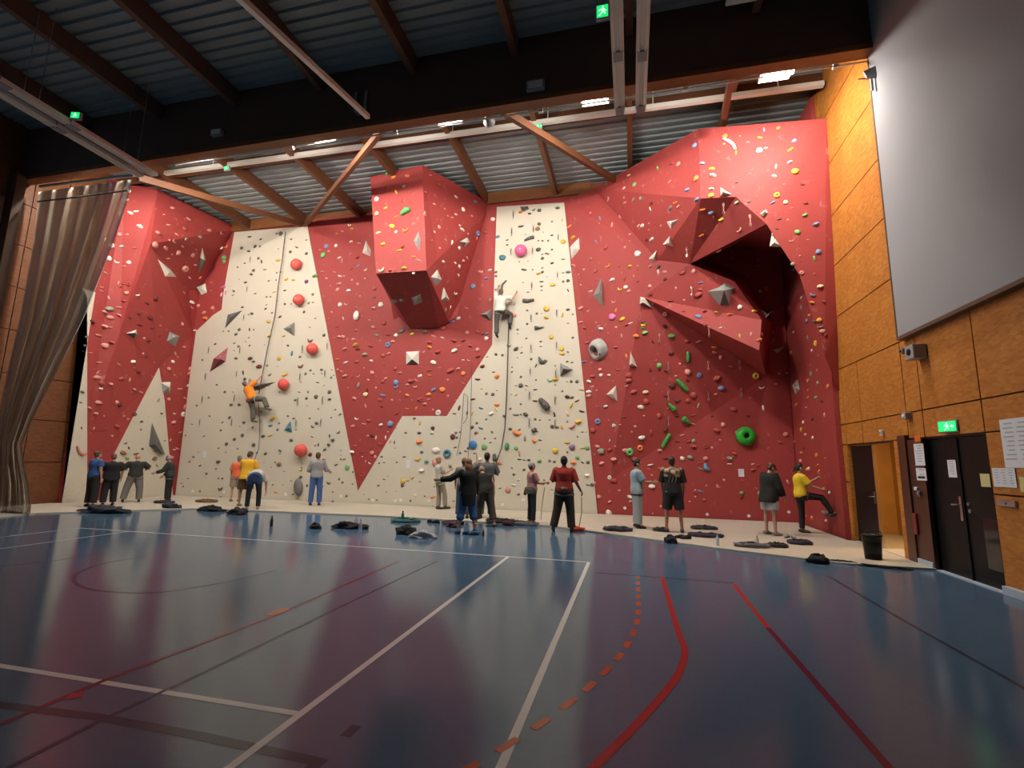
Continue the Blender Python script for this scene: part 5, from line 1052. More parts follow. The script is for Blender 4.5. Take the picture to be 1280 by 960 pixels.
    if hair and hair != 'bald':
        bm = bmesh.new(); ell(bm, HP(0, -.022, .042), .082 * s, .095 * s, .092 * s, HR); ell(bm, HP(0, -.052, -.01), .074 * s, .058 * s, .075 * s, HR)
        if hair == 'long': ell(bm, HP(0, -.07, -.10), .085 * s, .05 * s, .12 * s, HR); ell(bm, HP(-.065, -.02, -.07), .03 * s, .05 * s, .10 * s, HR); ell(bm, HP(.065, -.02, -.07), .03 * s, .05 * s, .10 * s, HR)
        if hair == 'bun': ell(bm, HP(0, -.125, .05), .036 * s, .036 * s, .036 * s, HR)
        if hair == 'ponytail': capsule(bm, HP(0, -.11, .03), HP(0, -.16, -.11), .03 * s, .018 * s)
        fuse('hair', bm, hm, root, .010, 1)
    if cap:
        bm = bmesh.new(); nm, col = cap
        ell(bm, HP(0, -.012, .055), .092 * s, .112 * s, .086 * s, HR)
        if nm == 'cap':
            capsule(bm, HP(-.03, .10, .05), HP(-.03, .15, .04), .014 * s, .010 * s); capsule(bm, HP(.03, .10, .05), HP(.03, .15, .04), .014 * s, .010 * s); capsule(bm, HP(0, .10, .05), HP(0, .16, .04), .014 * s, .010 * s)
        else: ell(bm, HP(0, -.01, .035), .098 * s, .118 * s, .045 * s, HR)
        fuse(nm, bm, mat('%s %.2f' % (nm, col[0]), col, .45, var=.1), root, .010, 1)
    if harness:
        hcm = cloth_mat('harness %.2f' % harness[0], harness); g = .036
        bm = bmesh.new(); loft(bm, [(P(.10), (.15 * b_ + g) * s, (.11 * b_ + g) * s), (P(.155), (.146 * b_ + g) * s, (.108 * b_ + g) * s)], xr, yf, 24); finish('harness_belt', bm, hcm, root, True)
        for i in (0, 1):
            hp, kn = J['hip', i], J['knee', i]; d = (kn - hp).normalized(); c_ = hp + d * .10 * s; x_, y_, _ = frame_of(d, yf)
            R_ = (.098 * b_ + g * .6) * s; bm = bmesh.new(); tube(bm, [c_ + x_ * R_ * math.cos(a) + y_ * R_ * math.sin(a) for a in [2 * PI * k / 20 for k in range(20)]], .020 * s, 8, closed=True); finish('harness_leg_loop', bm, hcm, root, True)
    if extra: extra(root, P, J, HP, s, xr, yf, up)
    return root, J
def stand_at(px, ytop, yfoot):
    p = onZ(px, yfoot, .03); mpp = (p - CAM).dot(_fw) / FOCAL
    return p, (yfoot - ytop) * mpp
def on_strip(p):
    for a, b in zip(ed[:-1], ed[1:]):
        if a.x <= p.x <= b.x: return p.y > a.y + (b.y - a.y) * (p.x - a.x) / (b.x - a.x)
    return p.y > 10
AW = 0.0                                                               # facing the wall
def who(label, px, ytop, yfoot, rz, hmul=1.0, **k):
    p, h = stand_at(px, ytop, yfoot); 
    if not on_strip(p): p = onZ(px, yfoot, 0); h = (yfoot - ytop) * (p - CAM).dot(_fw) / FOCAL
    return person(label, p, rz + math.atan2(-p.x, p.y), h=h * hmul, **k)   # rz 0: back turned to the viewer
D = math.radians
# far left group
who('person in blue shirt at far left, half hidden behind the man in black', 112, 564, 634, D(-60), top=('shirt', (.03, .09, .26), .6, .12, .03), bottom=('trousers', (.012, .012, .014), 1.9, .03), hairc=(.10, .05, .03), build=1.1)
who('person in black t-shirt and black trousers, second from left by the fin', 134, 569, 632, D(8), hmul=1.02, top=('shirt', (.010, .010, .012), .9, .14, .05), bottom=('trousers', (.012, .012, .013), 1.95, .03), hairc=(.16, .05, .04), head=(-22, 0), build=1.15,
    arms=((nv(-.3, .3, -1), nv(.1, .9, .1)), (nv(.35, .05, -1), nv(.0, .2, -1))), shoes=(.02, .02, .02))
who('person in dark grey t-shirt and grey trousers standing with legs apart, back turned', 163, 571, 628, D(0), hmul=1.06, top=('shirt', (.026, .03, .028), .9, .10, .04), bottom=('trousers', (.17, .155, .145), 1.95, .035), hair='bald', head=(-30, 0), lean=8, build=1.12,
    arms=((nv(-.75, .25, -.8), nv(.25, .9, -.1)), (nv(.75, .25, -.8), nv(-.25, .9, -.1))), legs=((nv(-.28, .02, -1), nv(-.16, -.05, -1)), (nv(.2, .02, -1), nv(.05, -.05, -1))), shoes=(.02, .02, .02), harness=(.15, .14, .13))
who('person in dark jacket with grey hair facing left beside the beige fin', 209, 571, 627, D(75), hmul=1.03, top=('jacket', (.03, .036, .038), 1.9, .10, .035), bottom=('trousers', (.012, .012, .013), 1.95, .015), hairc=(.32, .30, .28), head=(-15, 0), lean=8,
    arms=((nv(-.1, .5, -1), nv(0, 1, -.35)), (nv(.1, .1, -1), nv(0, .7, -.7))), harness=(.10, .10, .10))
# by the left beige panel
who('person in orange shirt mostly hidden behind the yellow shirt', 293, 569, 627, D(-15), hmul=.98, top=('shirt', (.70, .13, .05), .9, .12, .03), bottom=('shorts', (.30, .24, .18), .9, .03), hairc=(.22, .18, .15), lean=6, shoes=(.25, .2, .12), harness=(.2, .17, .14))
who('person in yellow t-shirt and brown shorts with bare legs', 303, 564, 633, D(-22), hmul=1.0, top=('shirt', (.78, .42, .02), .9, .16, .035), bottom=('shorts', (.12, .05, .03), .95, .035), hairc=(.04, .025, .015), skinc=SK_M, lean=10, head=(-12, -25),
    arms=((nv(-.2, .5, -1), nv(.1, 1, 0)), (nv(.2, .25, -1), nv(-.1, .9, -.3))), legs=((nv(-.10, .02, -1), nv(-.02, -.06, -1)), (nv(.05, .1, -1), nv(.0, -.25, -1))), shoes=(.34, .22, .12), harness=(.20, .10, .06))
who('person bending over with hands to the floor, white top, blue shorts, black leggings', 315, 560, 638, D(-6), hmul=.95, top=('shirt', (.52, .52, .50), .8, .02, .03), bottom=('leggings', (.012, .013, .017), 1.95, .004), hairc=(.03, .02, .015), lean=80, head=(-10, 0),
    arms=((nv(-.2, .35, -1), nv(0, .15, -1)), (nv(.35, .2, -1), nv(.05, .1, -1))), legs=((nv(-.12, .05, -1), nv(-.02, -.03, -1)), (nv(.12, .05, -1), nv(.02, -.03, -1))), shoes=(.25, .22, .2),
    extra=lambda r, P, J, HP, s, xr, yf, up: (lambda bm: (loft(bm, [(P(-.13), .165 * s, .13 * s), (P(-.03), .19 * s, .15 * s), (P(.08), .175 * s, .135 * s)], xr, yf, 20), [cone(bm, J['hip', i], J['hip', i].lerp(J['knee', i], .42), .115 * s, .098 * s) for i in (0, 1)], fuse('shorts', bm, cloth_mat('navy shorts', (.03, .06, .14)), r, .012, 2)))(bmesh.new()))
def hood(r, P, J, HP, s, xr, yf, up):
    bm = bmesh.new(); ell(bm, P(.44, 0, -.10), .11 * s, .06 * s, .07 * s); ell(bm, P(.49, 0, -.06), .09 * s, .07 * s, .05 * s); fuse('hood', bm, cloth_mat('hood grey', (.30, .30, .31)), r, .012, 2)
    bm = bmesh.new(); loft(bm, [(P(.06, 0, -.01), .17 * s, .135 * s), (P(.25, 0, -.01), .155 * s, .13 * s), (P(.40, 0, -.012), .165 * s, .135 * s)], xr, yf, 20); fuse('vest', bm, cloth_mat('dark vest', (.035, .037, .042)), r, .012, 2)
who('person in grey hoodie, dark vest and blue jeans, back turned, by the rock hold', 393, 566, 632, D(-8), top=('hoodie', (.30, .30, .31), 1.9, .08, .03), bottom=('jeans', (.05, .12, .32), 1.96, .02), hairc=(.10, .05, .03), extra=hood, head=(5, -10),
    arms=((nv(-.35, .1, -1), nv(.2, .8, -.2)), (nv(.4, .25, -1), nv(.2, 1, -.05))), shoes=(.04, .06, .12))
# centre
who('slim person in pale top and khaki trousers standing against the beige panel', 552, 571, 637, D(-62), top=('shirt', (.50, .47, .40), .7, .10, .025), bottom=('trousers', (.28, .24, .17), 1.95, .015), hairc=(.42, .28, .16), head=(8, 10), lean=-6, build=.85,
    arms=((nv(-.2, .35, -1), nv(.3, .7, -.5)), (nv(.2, .5, -1), nv(-.1, .8, .5))), legs=((nv(-.06, .12, -1), nv(0, -.02, -1)), (nv(.06, .35, -1), nv(0, .10, -1))), shoes=(.07, .06, .05), harness=(.32, .29, .24))
who('person in grey top with one arm raised, half hidden behind the black coat', 578, 573, 648, D(-5), top=('shirt', (.17, .16, .17), .9, .10, .03), bottom=('trousers', (.07, .06, .06), 1.95, .02), hairc=(.20, .10, .05), head=(15, 0),
    arms=((nv(-.25, .1, -1), nv(-.05, .4, -.9)), (nv(.45, .35, .3), nv(-.1, .2, 1))), curl=(.5, 1.0))
who('person with auburn hair in a long black coat and knee length jeans, left arm out', 583, 574, 667, D(22), top=('coat', (.008, .008, .009), 1.95, .34, .032), bottom=('jeans', (.05, .13, .28), 1.25, .03), hairc=(.26, .11, .05), hair='long', head=(-5, 20), skinc=(.42, .25, .19),
    arms=((nv(-.85, .25, -.55), nv(-.9, .45, -.1)), (nv(.22, .05, -1), nv(.02, .25, -1))), legs=((nv(-.12, .03, -1), nv(-.16, -.06, -1)), (nv(.16, .05, -1), nv(.10, -.16, -1))), shoes=(.03, .09, .22), build=1.05)
who('person in grey t-shirt with dark hair looking up, behind the black tank top', 607, 566, 648, D(-4), top=('shirt', (.115, .12, .13), .9, .12, .03), bottom=('trousers', (.10, .08, .07), 1.95, .02), hairc=(.022, .015, .012), head=(22, 0), build=1.08,
    arms=((nv(-.35, .3, -1), nv(.1, .9, .5)), (nv(.4, .2, -1), nv(-.2, .9, .1))))
who('person in black tank top and brown cropped trousers stepping left', 606, 588, 658, D(20), hmul=1.14, top=('tank_top', (.010, .010, .011), .0, .10, .03), bottom=('trousers', (.085, .06, .045), 1.75, .028), hairc=(.30, .19, .11), skinc=SK_L, head=(-35, 0), lean=26, build=1.15,
    arms=((nv(-.3, .5, -.8), nv(.1, .9, -.3)), (nv(.42, -.05, -1), nv(.08, .02, -1))), legs=((nv(-.12, .25, -1), nv(-.18, .05, -1)), (nv(.20, -.12, -1), nv(.12, -.30, -1))), shoes=(.28, .19, .15))
def waist_jacket(r, P, J, HP, s, xr, yf, up):
    bm = bmesh.new(); loft(bm, [(P(-.12, 0, -.02), .20 * s, .155 * s), (P(.0, 0, -.02), .20 * s, .16 * s), (P(.10), .18 * s, .14 * s)], xr, yf, 20); cone(bm, P(.05, -.1, -.12), P(-.16, -.16, -.16), .06 * s, .045 * s); fuse('jacket', bm, cloth_mat('olive jacket', (.08, .085, .07)), r, .012, 2)
who('child in grey climbing helmet holding a rope, jacket round the waist', 664, 579, 655, D(-68), top=('shirt', (.42, .20, .18), .8, .08, .03), bottom=('trousers', (.015, .016, .019), 1.95, .01), hair='short', hairc=(.09, .06, .04), cap=('helmet', (.30, .29, .30)), head=(12, 0), build=.92, extra=waist_jacket,
    arms=((nv(-.15, .35, -1), nv(.1, 1, -.1)), (nv(.1, .45, -1), nv(0, 1, .05))), shoes=(.22, .2, .22), curl=(1.2, 1.2))
def chalk(r, P, J, HP, s, xr, yf, up):
    bm = bmesh.new(); ell(bm, P(.02, .0, -.16), .075 * s, .05 * s, .05 * s); capsule(bm, P(.06, -.10, -.14), P(.03, .10, -.15), .016 * s, .016 * s); fuse('belt_pouch', bm, cloth_mat('brown pouch', (.14, .09, .06)), r, .010, 2)
_, JR = who('person in red t-shirt and dark brown trousers belaying, back turned, looking up', 703, 570, 665, D(-3), top=('shirt', (.40, .035, .025), 1.0, .08, .028), bottom=('trousers', (.045, .028, .02), 1.96, .028), hairc=(.012, .009, .008), skinc=(.22, .10, .065), head=(26, 0), build=1.06, extra=chalk, lean=-3,
    arms=((nv(-.30, .12, -1), nv(.35, .9, .35)), (nv(.32, .02, -1), nv(.55, .30, -1))), legs=((nv(-.16, .04, -1), nv(-.22, -.03, -1)), (nv(.13, .04, -1), nv(.07, -.04, -1))), shoes=(.015, .014, .013), harness=(.10, .085, .06), curl=(1.2, 1.3))
# right
who('person in light blue t-shirt and pale grey trousers with dark hair bun, facing right', 797, 575, 660, D(-72), top=('shirt', (.30, .40, .46), .8, .10, .03), bottom=('trousers', (.33, .36, .38), 1.95, .03), hairc=(.018, .013, .012), hair='bun', head=(-12, -15), harness=(.018, .018, .022),
    arms=((nv(-.1, .4, -1), nv(.1, 1, -.05)), (nv(.15, .5, -1), nv(-.1, 1, .0))), legs=((nv(-.04, .05, -1), nv(-.02, -.03, -1)), (nv(.05, .0, -1), nv(.02, -.02, -1))), shoes=(.05, .05, .07))
M_CAMO = bpy.data.materials.new('camouflage cloth'); M_CAMO.use_nodes = True; _nt = M_CAMO.node_tree
_tc = _nt.nodes.new('ShaderNodeTexCoord'); _n = _nt.nodes.new('ShaderNodeTexNoise'); _n.inputs['Scale'].default_value = 9; _r = _nt.nodes.new('ShaderNodeValToRGB'); _r.color_ramp.interpolation = 'CONSTANT'
_r.color_ramp.elements[0].color = (.06, .04, .03, 1); _r.color_ramp.elements[1].position = .55; _r.color_ramp.elements[1].color = (.50, .36, .18, 1); _e2 = _r.color_ramp.elements.new(.45); _e2.color = (.28, .17, .09, 1)
_nt.links.new(_tc.outputs['Object'], _n.inputs['Vector']); _nt.links.new(_n.outputs['Fac'], _r.inputs[0]); _nt.links.new(_r.outputs[0], _nt.nodes['Principled BSDF'].inputs['Base Color'])
def camo(r, P, J, HP, s, xr, yf, up):
    bm = bmesh.new(); loft(bm, [(P(.30), .212 * s, .160 * s), (P(.40), .222 * s, .162 * s), (P(.46), .20 * s, .14 * s), (P(.525), .085 * s, .085 * s)], xr, yf, 22)
    for i in (0, 1): ell(bm, J['sh', i] - up * .004 * s, .088 * s, .086 * s, .074 * s)
    fuse('camouflage_yoke', bm, M_CAMO, r, .011, 2)
    bm = bmesh.new(); R = Matrix.Translation(P(.20, 0, -.152)); 
    for x0 in (-.09, -.02, .05): slab(bm, [R @ V((x0 * s, 0, -.03 * s)), R @ V(((x0 + .018) * s, 0, -.03 * s)), R @ V(((x0 + .055) * s, -.004, .10 * s)), R @ V(((x0 + .037) * s, -.004, .10 * s))], V((0, .05, 0)))
    finish('back_print', bm, cloth_mat('faded print', (.20, .16, .15)), r)
    bm = bmesh.new(); ell(bm, P(-.045, -.115, -.105), .055 * s, .03 * s, .028 * s); fuse('pocket_patch', bm, cloth_mat('teal patch', (.04, .16, .22)), r, .009, 1)
who('person in black top with camouflage shoulders and black knee shorts, back turned', 843, 571, 666, D(-2), top=('shirt', (.014, .014, .015), 1.0, .14, .018), bottom=('shorts', (.012, .013, .016), .98, .02), hairc=(.05, .025, .02), skinc=(.36, .17, .12), head=(8, -12), build=1.08, extra=camo,
    arms=((nv(-.22, .05, -1), nv(.02, .55, -1)), (nv(.22, .05, -1), nv(-.02, .55, -1))), legs=((nv(-.13, .02, -1), nv(-.05, -.03, -1)), (nv(.13, .02, -1), nv(.08, -.03, -1))), shoes=(.07, .04, .05))
def hip_bag(r, P, J, HP, s, xr, yf, up):
    bm = bmesh.new(); ell(bm, P(-.01, -.15, -.10), .09 * s, .06 * s, .085 * s); fuse('chalk_bag', bm, cloth_mat('olive chalk bag', (.20, .22, .07)), r, .011, 2)
who('person in black hooded jacket, light grey shorts and dark cap, looking down', 964, 579, 669, D(-48), top=('jacket', (.012, .012, .012), 1.85, .22, .052), bottom=('shorts', (.34, .36, .40), .80, .03), hairc=(.06, .03, .025), cap=('cap', (.10, .02, .025)), head=(-28, 0), lean=6, build=1.08, extra=hip_bag,
    arms=((nv(-.2, .15, -1), nv(.0, .5, -1)), (nv(.2, .2, -1), nv(0, .5, -1))), legs=((nv(-.08, .02, -1), nv(-.02, -.05, -1)), (nv(.08, .06, -1), nv(.02, -.03, -1))), shoes=(.26, .22, .20))
who('person in yellow t-shirt and black leggings lifting a foot onto the side wall', 1003, 580, 666, D(-73), hmul=1.0, top=('shirt', (.74, .50, .02), .8, .10, .03), bottom=('leggings', (.012, .012, .014), 1.95, .004), hairc=(.02, .012, .01), hair='ponytail', head=(-4, 0), harness=(.05, .025, .02),
    arms=((nv(-.1, .75, -.75), nv(.05, .85, .5)), (nv(.15, .55, -.85), nv(.05, 1, -.28))), legs=((nv(-.05, .05, -1), nv(0, -.04, -1)), (nv(.08, 1, -.08), nv(.05, .55, -1))), shoes=(.05, .045, .045), curl=(1.1, .8))
# two climbers on the wall
def climber(label, px, py, off, h, rz, **k):
    loc, n = hit(px, py); return person(label, loc + V((0, -off, 0)), rz, h=h, anchor='pelvis', **k)
_, JO = climber('person climbing in orange shirt and grey trousers on the left beige panel', 325, 499, .42, 1.72, D(-12), lean=-6, side=-32, top=('shirt', (.85, .26, .02), .9, .12, .035), bottom=('trousers', (.10, .095, .075), 1.95, .025), hairc=(.12, .11, .10), head=(30, 0), harness=(.40, .38, .36),
    arms=((nv(-.55, .5, .65), nv(-.1, .35, .9)), (nv(.5, .5, .7), nv(.35, .35, .8))), legs=((nv(.18, .25, -1), nv(.22, -.05, -1)), (nv(.85, .35, -.05), nv(.55, -.05, -.75))), shoes=(.12, .11, .10), curl=(1.2, 1.2),
    extra=lambda r, P, J, HP, s, xr, yf, up: (lambda bm: (ell(bm, P(-.10, -.06, -.17), .10 * s, .05 * s, .08 * s), fuse('chalk_bag', bm, cloth_mat('dark red chalk bag', (.16, .04, .04)), r, .011, 2)))(bmesh.new()))
_, JW = climber('person climbing in white t-shirt and grey trousers high on the right beige panel', 628, 391, .34, 1.70, D(0), lean=0, side=3, top=('shirt', (.75, .73, .68), .8, .08, .035), bottom=('trousers', (.09, .085, .075), 1.95, .02), hairc=(.16, .12, .09), head=(25, 0), harness=(.20, .27, .30),
    arms=((nv(-.15, .5, .9), nv(.15, .4, 1)), (nv(.75, .45, .05), nv(.35, .35, .9))), legs=((nv(-.12, .2, -1), nv(.05, -.08, -1)), (nv(.55, .75, -.15), nv(-.05, -.30, -1))), shoes=(.05, .045, .04), curl=(1.2, 1.2))
# fuse every body and garment into its own continuous skin
bpy.context.view_layer.update(); _dg = bpy.context.evaluated_depsgraph_get()
for o in REM:
    me = bpy.data.meshes.new_from_object(o.evaluated_get(_dg)); old = o.data; o.modifiers.clear(); o.data = me; me.name = o.name
    for p in me.polygons: p.use_smooth = True
    bpy.data.meshes.remove(old)
# ------------------------------------------------------------------ ropes, bags, shoes and bottles on the floor
def ground(px, py):
    p = onZ(px, py, .03)
    return p if on_strip(p) else onZ(px, py, 0)
def rope_path(bm, pts, r=.010, seg=6): tube(bm, pts, r, seg)
def rope_pile(px, py, wpx, m, label, seed, tail=None, dep=1.0):
    c = ground(px, py); mpp = (c - CAM).dot(_fw) / FOCAL; R = wpx * mpp / 2; rr = random.Random(seed)
    o = base('rope_pile', c); tag(o, label, 'rope')
    for li in range(3):
        bm = bmesh.new(); pts = []; a = rr.random() * 6; n = 90
        for k in range(n):
            a += .42 + rr.uniform(-.2, .2); q = R * (.25 + .7 * abs(math.sin(k * .19 + li * 1.3 + rr.random() * .35)))
            pts.append(V((q * math.cos(a), q * .55 * dep * math.sin(a), .014 + .05 * rr.random() + .03 * li * (1 - q / R))))
        P2 = []
        for i in range(len(pts) - 1):
            p0, p1, p2, p3 = pts[max(i - 1, 0)], pts[i], pts[i + 1], pts[min(i + 2, n - 1)]
            for j in range(2):
                t = j / 2; P2.append(.5 * ((2 * p1) + (p2 - p0) * t + (2 * p0 - 5 * p1 + 4 * p2 - p3) * t * t + (3 * p1 - p0 - 3 * p2 + p3) * t ** 3))
        for p in P2: p.z = max(p.z, .013)
        tube(bm, P2, .012, 6); finish('coil', bm, m, o, True)
    return o
def lump(bm, c, rx, ry, rz, seed, rz_=0.0, sharp=.35):
    nv_ = len(bm.verts); bmesh.ops.create_icosphere(bm, subdivisions=4, radius=1.0); bm.verts.ensure_lookup_table(); s_ = V((seed * 3.1, seed * 1.7, seed * .9)); Rz = Matrix.Rotation(rz_, 3, 'Z')
    for v in bm.verts[nv_:]:
        d = v.co.copy(); k = 1 + sharp * noise.noise(d * 1.6 + s_) + sharp * .5 * noise.noise(d * 4 + s_) + sharp * .25 * noise.noise(d * 9 + s_)
        q = V((d.x * rx * k, d.y * ry * k, max(d.z, -.25) * rz * k + rz * .25)); q.z = max(q.z, 0); v.co = c + Rz @ q
def bag(px, py, wpx, hpx, m, label, seed, name='bag', cat='bag', strap=True, rz_=0.0, dep=.6):
    c = ground(px, py); mpp = (c - CAM).dot(_fw) / FOCAL; w, h = wpx * mpp / 2, hpx * mpp
    o = base(name, c, 0); tag(o, label, cat)
    bm = bmesh.new(); lump(bm, V((0, 0, 0)), w, w * dep, h * .8, seed, rz_); finish('body', bm, m, o, True)
    if strap:
        bm = bmesh.new(); tube(bm, [V((-w * .6, 0, h * .55)), V((-w * .3, -.02, h * 1.0)), V((w * .1, -.03, h * 1.05)), V((w * .45, 0, h * .6))], .018, 8); finish('strap', bm, m, o, True)
    return o
def garment(px, py, wpx, hpx, m, label, seed, rz_=0.0, cat='clothing', name='jacket', dep=.45):
    c = ground(px, py); mpp = (c - CAM).dot(_fw) / FOCAL; w, h = wpx * mpp / 2, hpx * mpp
    o = base(name, c); tag(o, label, cat); Rz = Matrix.Rotation(rz_, 3, 'Z')
    bm = bmesh.new(); lump(bm, V((0, 0, 0)), w * .8, w * dep, h, seed, rz_, .55); finish('body', bm, m, o, True)
    bm = bmesh.new(); lump(bm, Rz @ V((w * .62, .02, 0)), w * .42, w * dep * .55, h * .6, seed + 3, rz_ + .4, .5); finish('sleeve', bm, m, o, True)
    return o
def bottle(px, py, hpx, m, capm, label):
    c = ground(px, py); mpp = (c - CAM).dot(_fw) / FOCAL; h = hpx * mpp; r = h * .15
    o = base('bottle', c); tag(o, label, 'bottle')
    bm = bmesh.new(); lathe(bm, [(0, .0), (r, 0), (r * 1.03, h * .05), (r, h * .35), (r * .93, h * .45), (r, h * .55), (r * .95, h * .68), (r * .5, h * .82), (r * .38, h * .86), (r * .38, h * .9), (0, h * .9)], 18); finish('body', bm, m, o, True)
    bm = bmesh.new(); lathe(bm, [(0, h * .885), (r * .5, h * .885), (r * .5, h * .99), (r * .4, h), (0, h)], 14); finish('cap', bm, capm, o, True)
def shoe_pair(px, py, m, label, rz_=0.3, gap=.13, cat='shoes'):
    for i in (0, 1):
        c = ground(px + (-4 if i == 0 else 4), py + (0 if i == 0 else .8)); o = base('shoe', c, rz_ + i * .5); o.scale = (.85, .85, .95)
        tag(o, ('left one of ' if i == 0 else 'right one of ') + label, 'shoe', label)
        bm = bmesh.new(); loft(bm, [(V((0, -.13, .035)), .025, .02), (V((0, -.11, .045)), .036, .04), (V((0, -.03, .05)), .038, .045), (V((0, .05, .04)), .044, .034), (V((0, .12, .03)), .042, .024), (V((0, .15, .024)), .02, .012)], V((1, 0, 0)), V((0, 0, 1)), 14)
        for v in bm.verts: v.co.z = max(v.co.z, .008)
        finish('upper', bm, m, o, True)
        bm = bmesh.new(); slab(bm, [(-.036, -.13, .0), (.036, -.13, 0), (.046, .04, 0), (.04, .12, 0), (.0, .16, 0), (-.04, .12, 0), (-.046, .04, 0)], (0, 0, .012)); finish('sole', bm, M_BLACK, o)
R_PUR = mat('dark purple rope', (.045, .035, .06), .8, var=.3, vscale=40); R_RED = mat('bright orange red rope', (.62, .07, .03), .8, var=.25, vscale=40); R_DRK = mat('dark rope', (.035, .03, .035), .8, var=.3, vscale=40)
R_TEAL = mat('teal rope', (.04, .13, .13), .8, var=.3, vscale=40); R_BRN = mat('brown rope', (.22, .11, .05), .8, var=.3, vscale=40); R_GREY = mat('grey rope', (.16, .15, .17), .8, var=.3, vscale=40)
C_BLK = cloth_mat('black cloth', (.012, .012, .015)); C_NVY = cloth_mat('dark navy cloth', (.022, .024, .035)); C_GRY = cloth_mat('pale grey cloth', (.36, .36, .38)); C_MAR = cloth_mat('dark maroon cloth', (.06, .022, .03))
CLEAR = mat('clear bottle plastic', (.55, .62, .66), .12, var=0, alpha=.55); CLEARW = mat('white bottle plastic', (.66, .70, .74), .3, var=0); DKB = mat('dark steel bottle', (.03, .03, .035), .3, var=0)
rope_pile(258, 627.5, 30, R_BRN, 'brown rope heap on the strip under the left beige panel', 1, dep=1.2)
rope_pile(507, 652, 40, R_TEAL, 'teal rope heap beside an upright teal bottle in the centre', 2, dep=1.3)
rope_pile(566, 655, 30, R_DRK, 'dark rope heap left of the black coat', 3, dep=1.5)
rope_pile(628, 653, 46, R_DRK, 'dark rope heap behind the brown cropped trousers', 4, dep=1.2)
rope_pile(655, 656, 40, R_GREY, 'grey rope heap at the feet of the child in a helmet', 5, dep=1.0)
rope_pile(722, 663, 19, R_RED, 'bright orange red rope heap right of the red t-shirt person', 6, dep=1.5)
rope_pile(772, 663, 38, R_PUR, 'dark purple rope heap left of the pale grey trousers', 7, dep=1.3)
rope_pile(826, 664, 20, R_DRK, 'small dark rope heap left of the black knee shorts', 8, dep=1.3)
rope_pile(880, 661.5, 34, R_PUR, 'dark purple rope heap on the strip right of the camouflage top', 9, dep=1.0)
rope_pile(882, 671, 44, R_PUR, 'long dark rope heap along the strip edge, left of a white bottle', 10, dep=.8)
rope_pile(1000, 680, 30, R_PUR, 'dark purple rope heap on the strip in the right corner', 11, dep=1.3)
rope_pile(972, 684, 26, R_DRK, 'dark rope heap at the strip edge right of the grey bottle', 12, dep=1.2)
rope_pile(940, 684, 44, R_GREY, 'thin grey rope heap at the strip edge under the grey bottle', 13, dep=.7)
rope_pile(205, 629, 30, R_DRK, 'dark rope heap at the feet of the grey haired person', 14, dep=.9)
garment(128, 641, 66, 7, C_NVY, 'wide dark jacket spread on the floor edge at far left', 1, .1, dep=.3)
garment(213, 635, 24, 5, C_NVY, 'small dark jacket at the floor edge below the grey haired person', 2, .2)
garment(263, 639, 37, 5.5, C_BLK, 'long flat black bundle at the floor edge left of the bending person', 4, .0, dep=.3)
bag(297, 643, 24, 8, C_BLK, 'black bag on the blue floor beside the bending person', 5)
bag(394, 661, 16, 7, C_BLK, 'small black bag on the floor in front of the blue jeans person', 6)
garment(437, 661, 46, 7, C_BLK, 'long black jacket lying on the blue floor above the purple reflection', 7, .15, dep=.25)
bag(508, 668, 24, 11, C_BLK, 'black bag on the blue floor left of the grey white heap', 8)
garment(528, 673, 34, 7, C_GRY, 'crumpled grey and white top on the blue floor in the centre', 9, .2, dep=.35)
shoe_pair(541, 653, C_BLK, 'the black shoes at the floor edge left of the black coat', .8)
shoe_pair(588, 668, mat('blue shoe', (.03, .10, .22), .6), 'the blue shoes in front of the black coat', 1.2)
bag(567, 659, 20, 7, C_MAR, 'dark maroon bag on the floor left of the black coat', 10, strap=False)
bag(635, 657, 16, 6, C_MAR, 'small maroon bag behind the brown cropped trousers', 11, strap=False)
bag(838, 679, 15, 10, C_NVY, 'dark blue round bag on the floor in front of the black knee shorts', 12)
shoe_pair(854, 673, C_BLK, 'the black shoes under the person in black knee shorts', 1.4)
bag(1022, 704, 26, 11, C_BLK, 'black bag with a bump at the right end of the strip edge', 14)
garment(1052, 704, 40, 3, C_NVY, 'flat dark strap bundle right of the black bag at the strip edge', 15, -.25, dep=.2)
garment(1105, 710, 60, 2.5, C_BLK, 'flat black cable mat along the strip end by the corridor', 16, -.3, dep=.15)
shoe_pair(988, 672, C_GRY, 'the pale shoes behind the person in grey shorts', -.6)
bottle(339, 658, 13, DKB, M_BLACK, 'dark steel bottle standing on the floor right of the bending person')
bottle(450, 664, 15, CLEAR, M_WHITE, 'clear bottle standing in front of the long black jacket')
bottle(503, 652, 13, mat('teal bottle', (.03, .20, .18), .3, var=0), M_BLACK, 'upright teal bottle on the teal rope heap')
bottle(604, 671, 9, DKB, mat('red cap', (.4, .04, .03), .4, var=0), 'small dark bottle with red cap right of the blue shoes')
bottle(897, 682, 13, CLEARW, mat('pale blue cap', (.3, .5, .7), .4, var=0), 'white bottle standing on the floor right of the camouflage top')
bottle(947, 684, 14, CLEAR, M_GREY, 'clear bottle standing on the grey rope at the strip edge')
t = base('waste_bin', ground(1092, 699)); tag(t, 'black bin standing at the end of the strip in front of the corridor', 'bin')
bm = bmesh.new(); lathe(bm, [(0, 0), (.15, 0), (.17, .30), (.185, .42), (.195, .42), (.195, .45), (.17, .45), (.155, .05), (0, .05)], 20, Matrix.Diagonal((.85, .75, .95, 1))); finish('body', bm, M_BLACK, t, True)
bm = bmesh.new(); tube(bm, [V((-.16, 0, .42)), V((-.13, -.04, .48)), V((0, -.07, .50)), V((.13, -.04, .48)), V((.16, 0, .42))], .008, 6); finish('handle', bm, M_BLACK, t)

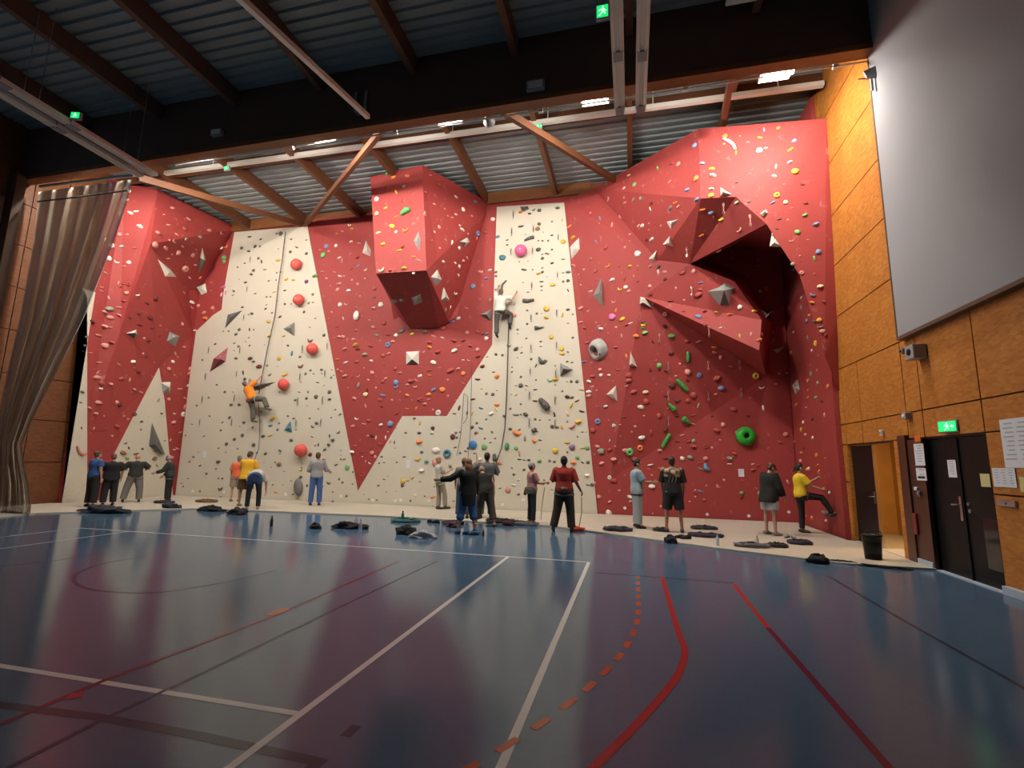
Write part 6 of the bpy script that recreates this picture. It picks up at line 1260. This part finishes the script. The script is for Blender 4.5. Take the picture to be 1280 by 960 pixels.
# ------------------------------------------------------------------ climbing ropes on the wall
R_LINE = mat('dark climbing rope', (.06, .055, .06), .8, var=.2, vscale=50); R_PALE = mat('pale climbing rope', (.42, .38, .34), .8, var=.2, vscale=50)
def wall_rope(pts, m, label, r=.013, off=.10):
    P = []
    for q in pts:
        if len(q) == 3: P.append(q if isinstance(q, V) else V(q))
        else:
            st = stand(*q); P.append(st[0] + st[1] * off)
    bm = bmesh.new(); Q = []
    for a, b in zip(P[:-1], P[1:]):
        for k in range(4): Q.append(a.lerp(b, k / 4))
    Q.append(P[-1]); c = Q[0].copy(); tube(bm, [p - c for p in Q], r, 6); o = finish('climbing_rope', bm, m); o.location = c; tag(o, label, 'rope', 'ropes hanging on the wall')
wall_rope([(359, 291), (355, 325), (350, 358), (346, 395), (338, 430), (330, 470), (326, 492)], R_LINE, 'dark rope from the top of the left beige panel down to the orange climber', .018)
wall_rope([(326, 500), (328, 530), (327, 560), (318, 585)], R_LINE, 'dark rope running from the orange climber down to the yellow shirt', .012, .14)
wall_rope([(637, 402), (636, 430), (635, 470), (634, 500), (632, 535), (628, 560), (622, 576), (615, 592)], R_LINE, 'dark rope from the climber in white down to the person in grey t-shirt', .020)
wall_rope([(591, 455), (590, 500), (589, 540), (586, 575)], R_LINE, 'thin rope hanging left of the blue disc, right one of two', .009)
wall_rope([(581, 492), (579, 520), (577, 545), (572, 570)], R_LINE, 'thin rope hanging above the raised arm, left one of two', .009)
wall_rope([(581, 492), (586, 497), (585, 523), (580, 530)], R_LINE, 'short slack rope loop beside the red zig zag edge', .008)
pw = stand(727, 632)
rp = onZ(706, 665, 0)
hb = onY(727, 622, rp.y + .12); gb_ = ground(724, 661)
wall_rope([tuple(hb), tuple(hb.lerp(gb_, .5) + V((.03, 0, 0))), tuple(gb_ + V((0, 0, .06)))], R_PALE, 'pale rope from the red t-shirt person hand down to the orange red heap', .010)
hc_ = onY(681, 609, onZ(664, 655, .03).y + .05); gc_ = ground(676, 652)
wall_rope([tuple(hc_), tuple(hc_.lerp(gc_, .5) + V((-.02, 0, 0))), tuple(gc_ + V((0, 0, .05)))], R_PALE, 'pale rope from the hands of the helmeted child to the floor', .010)
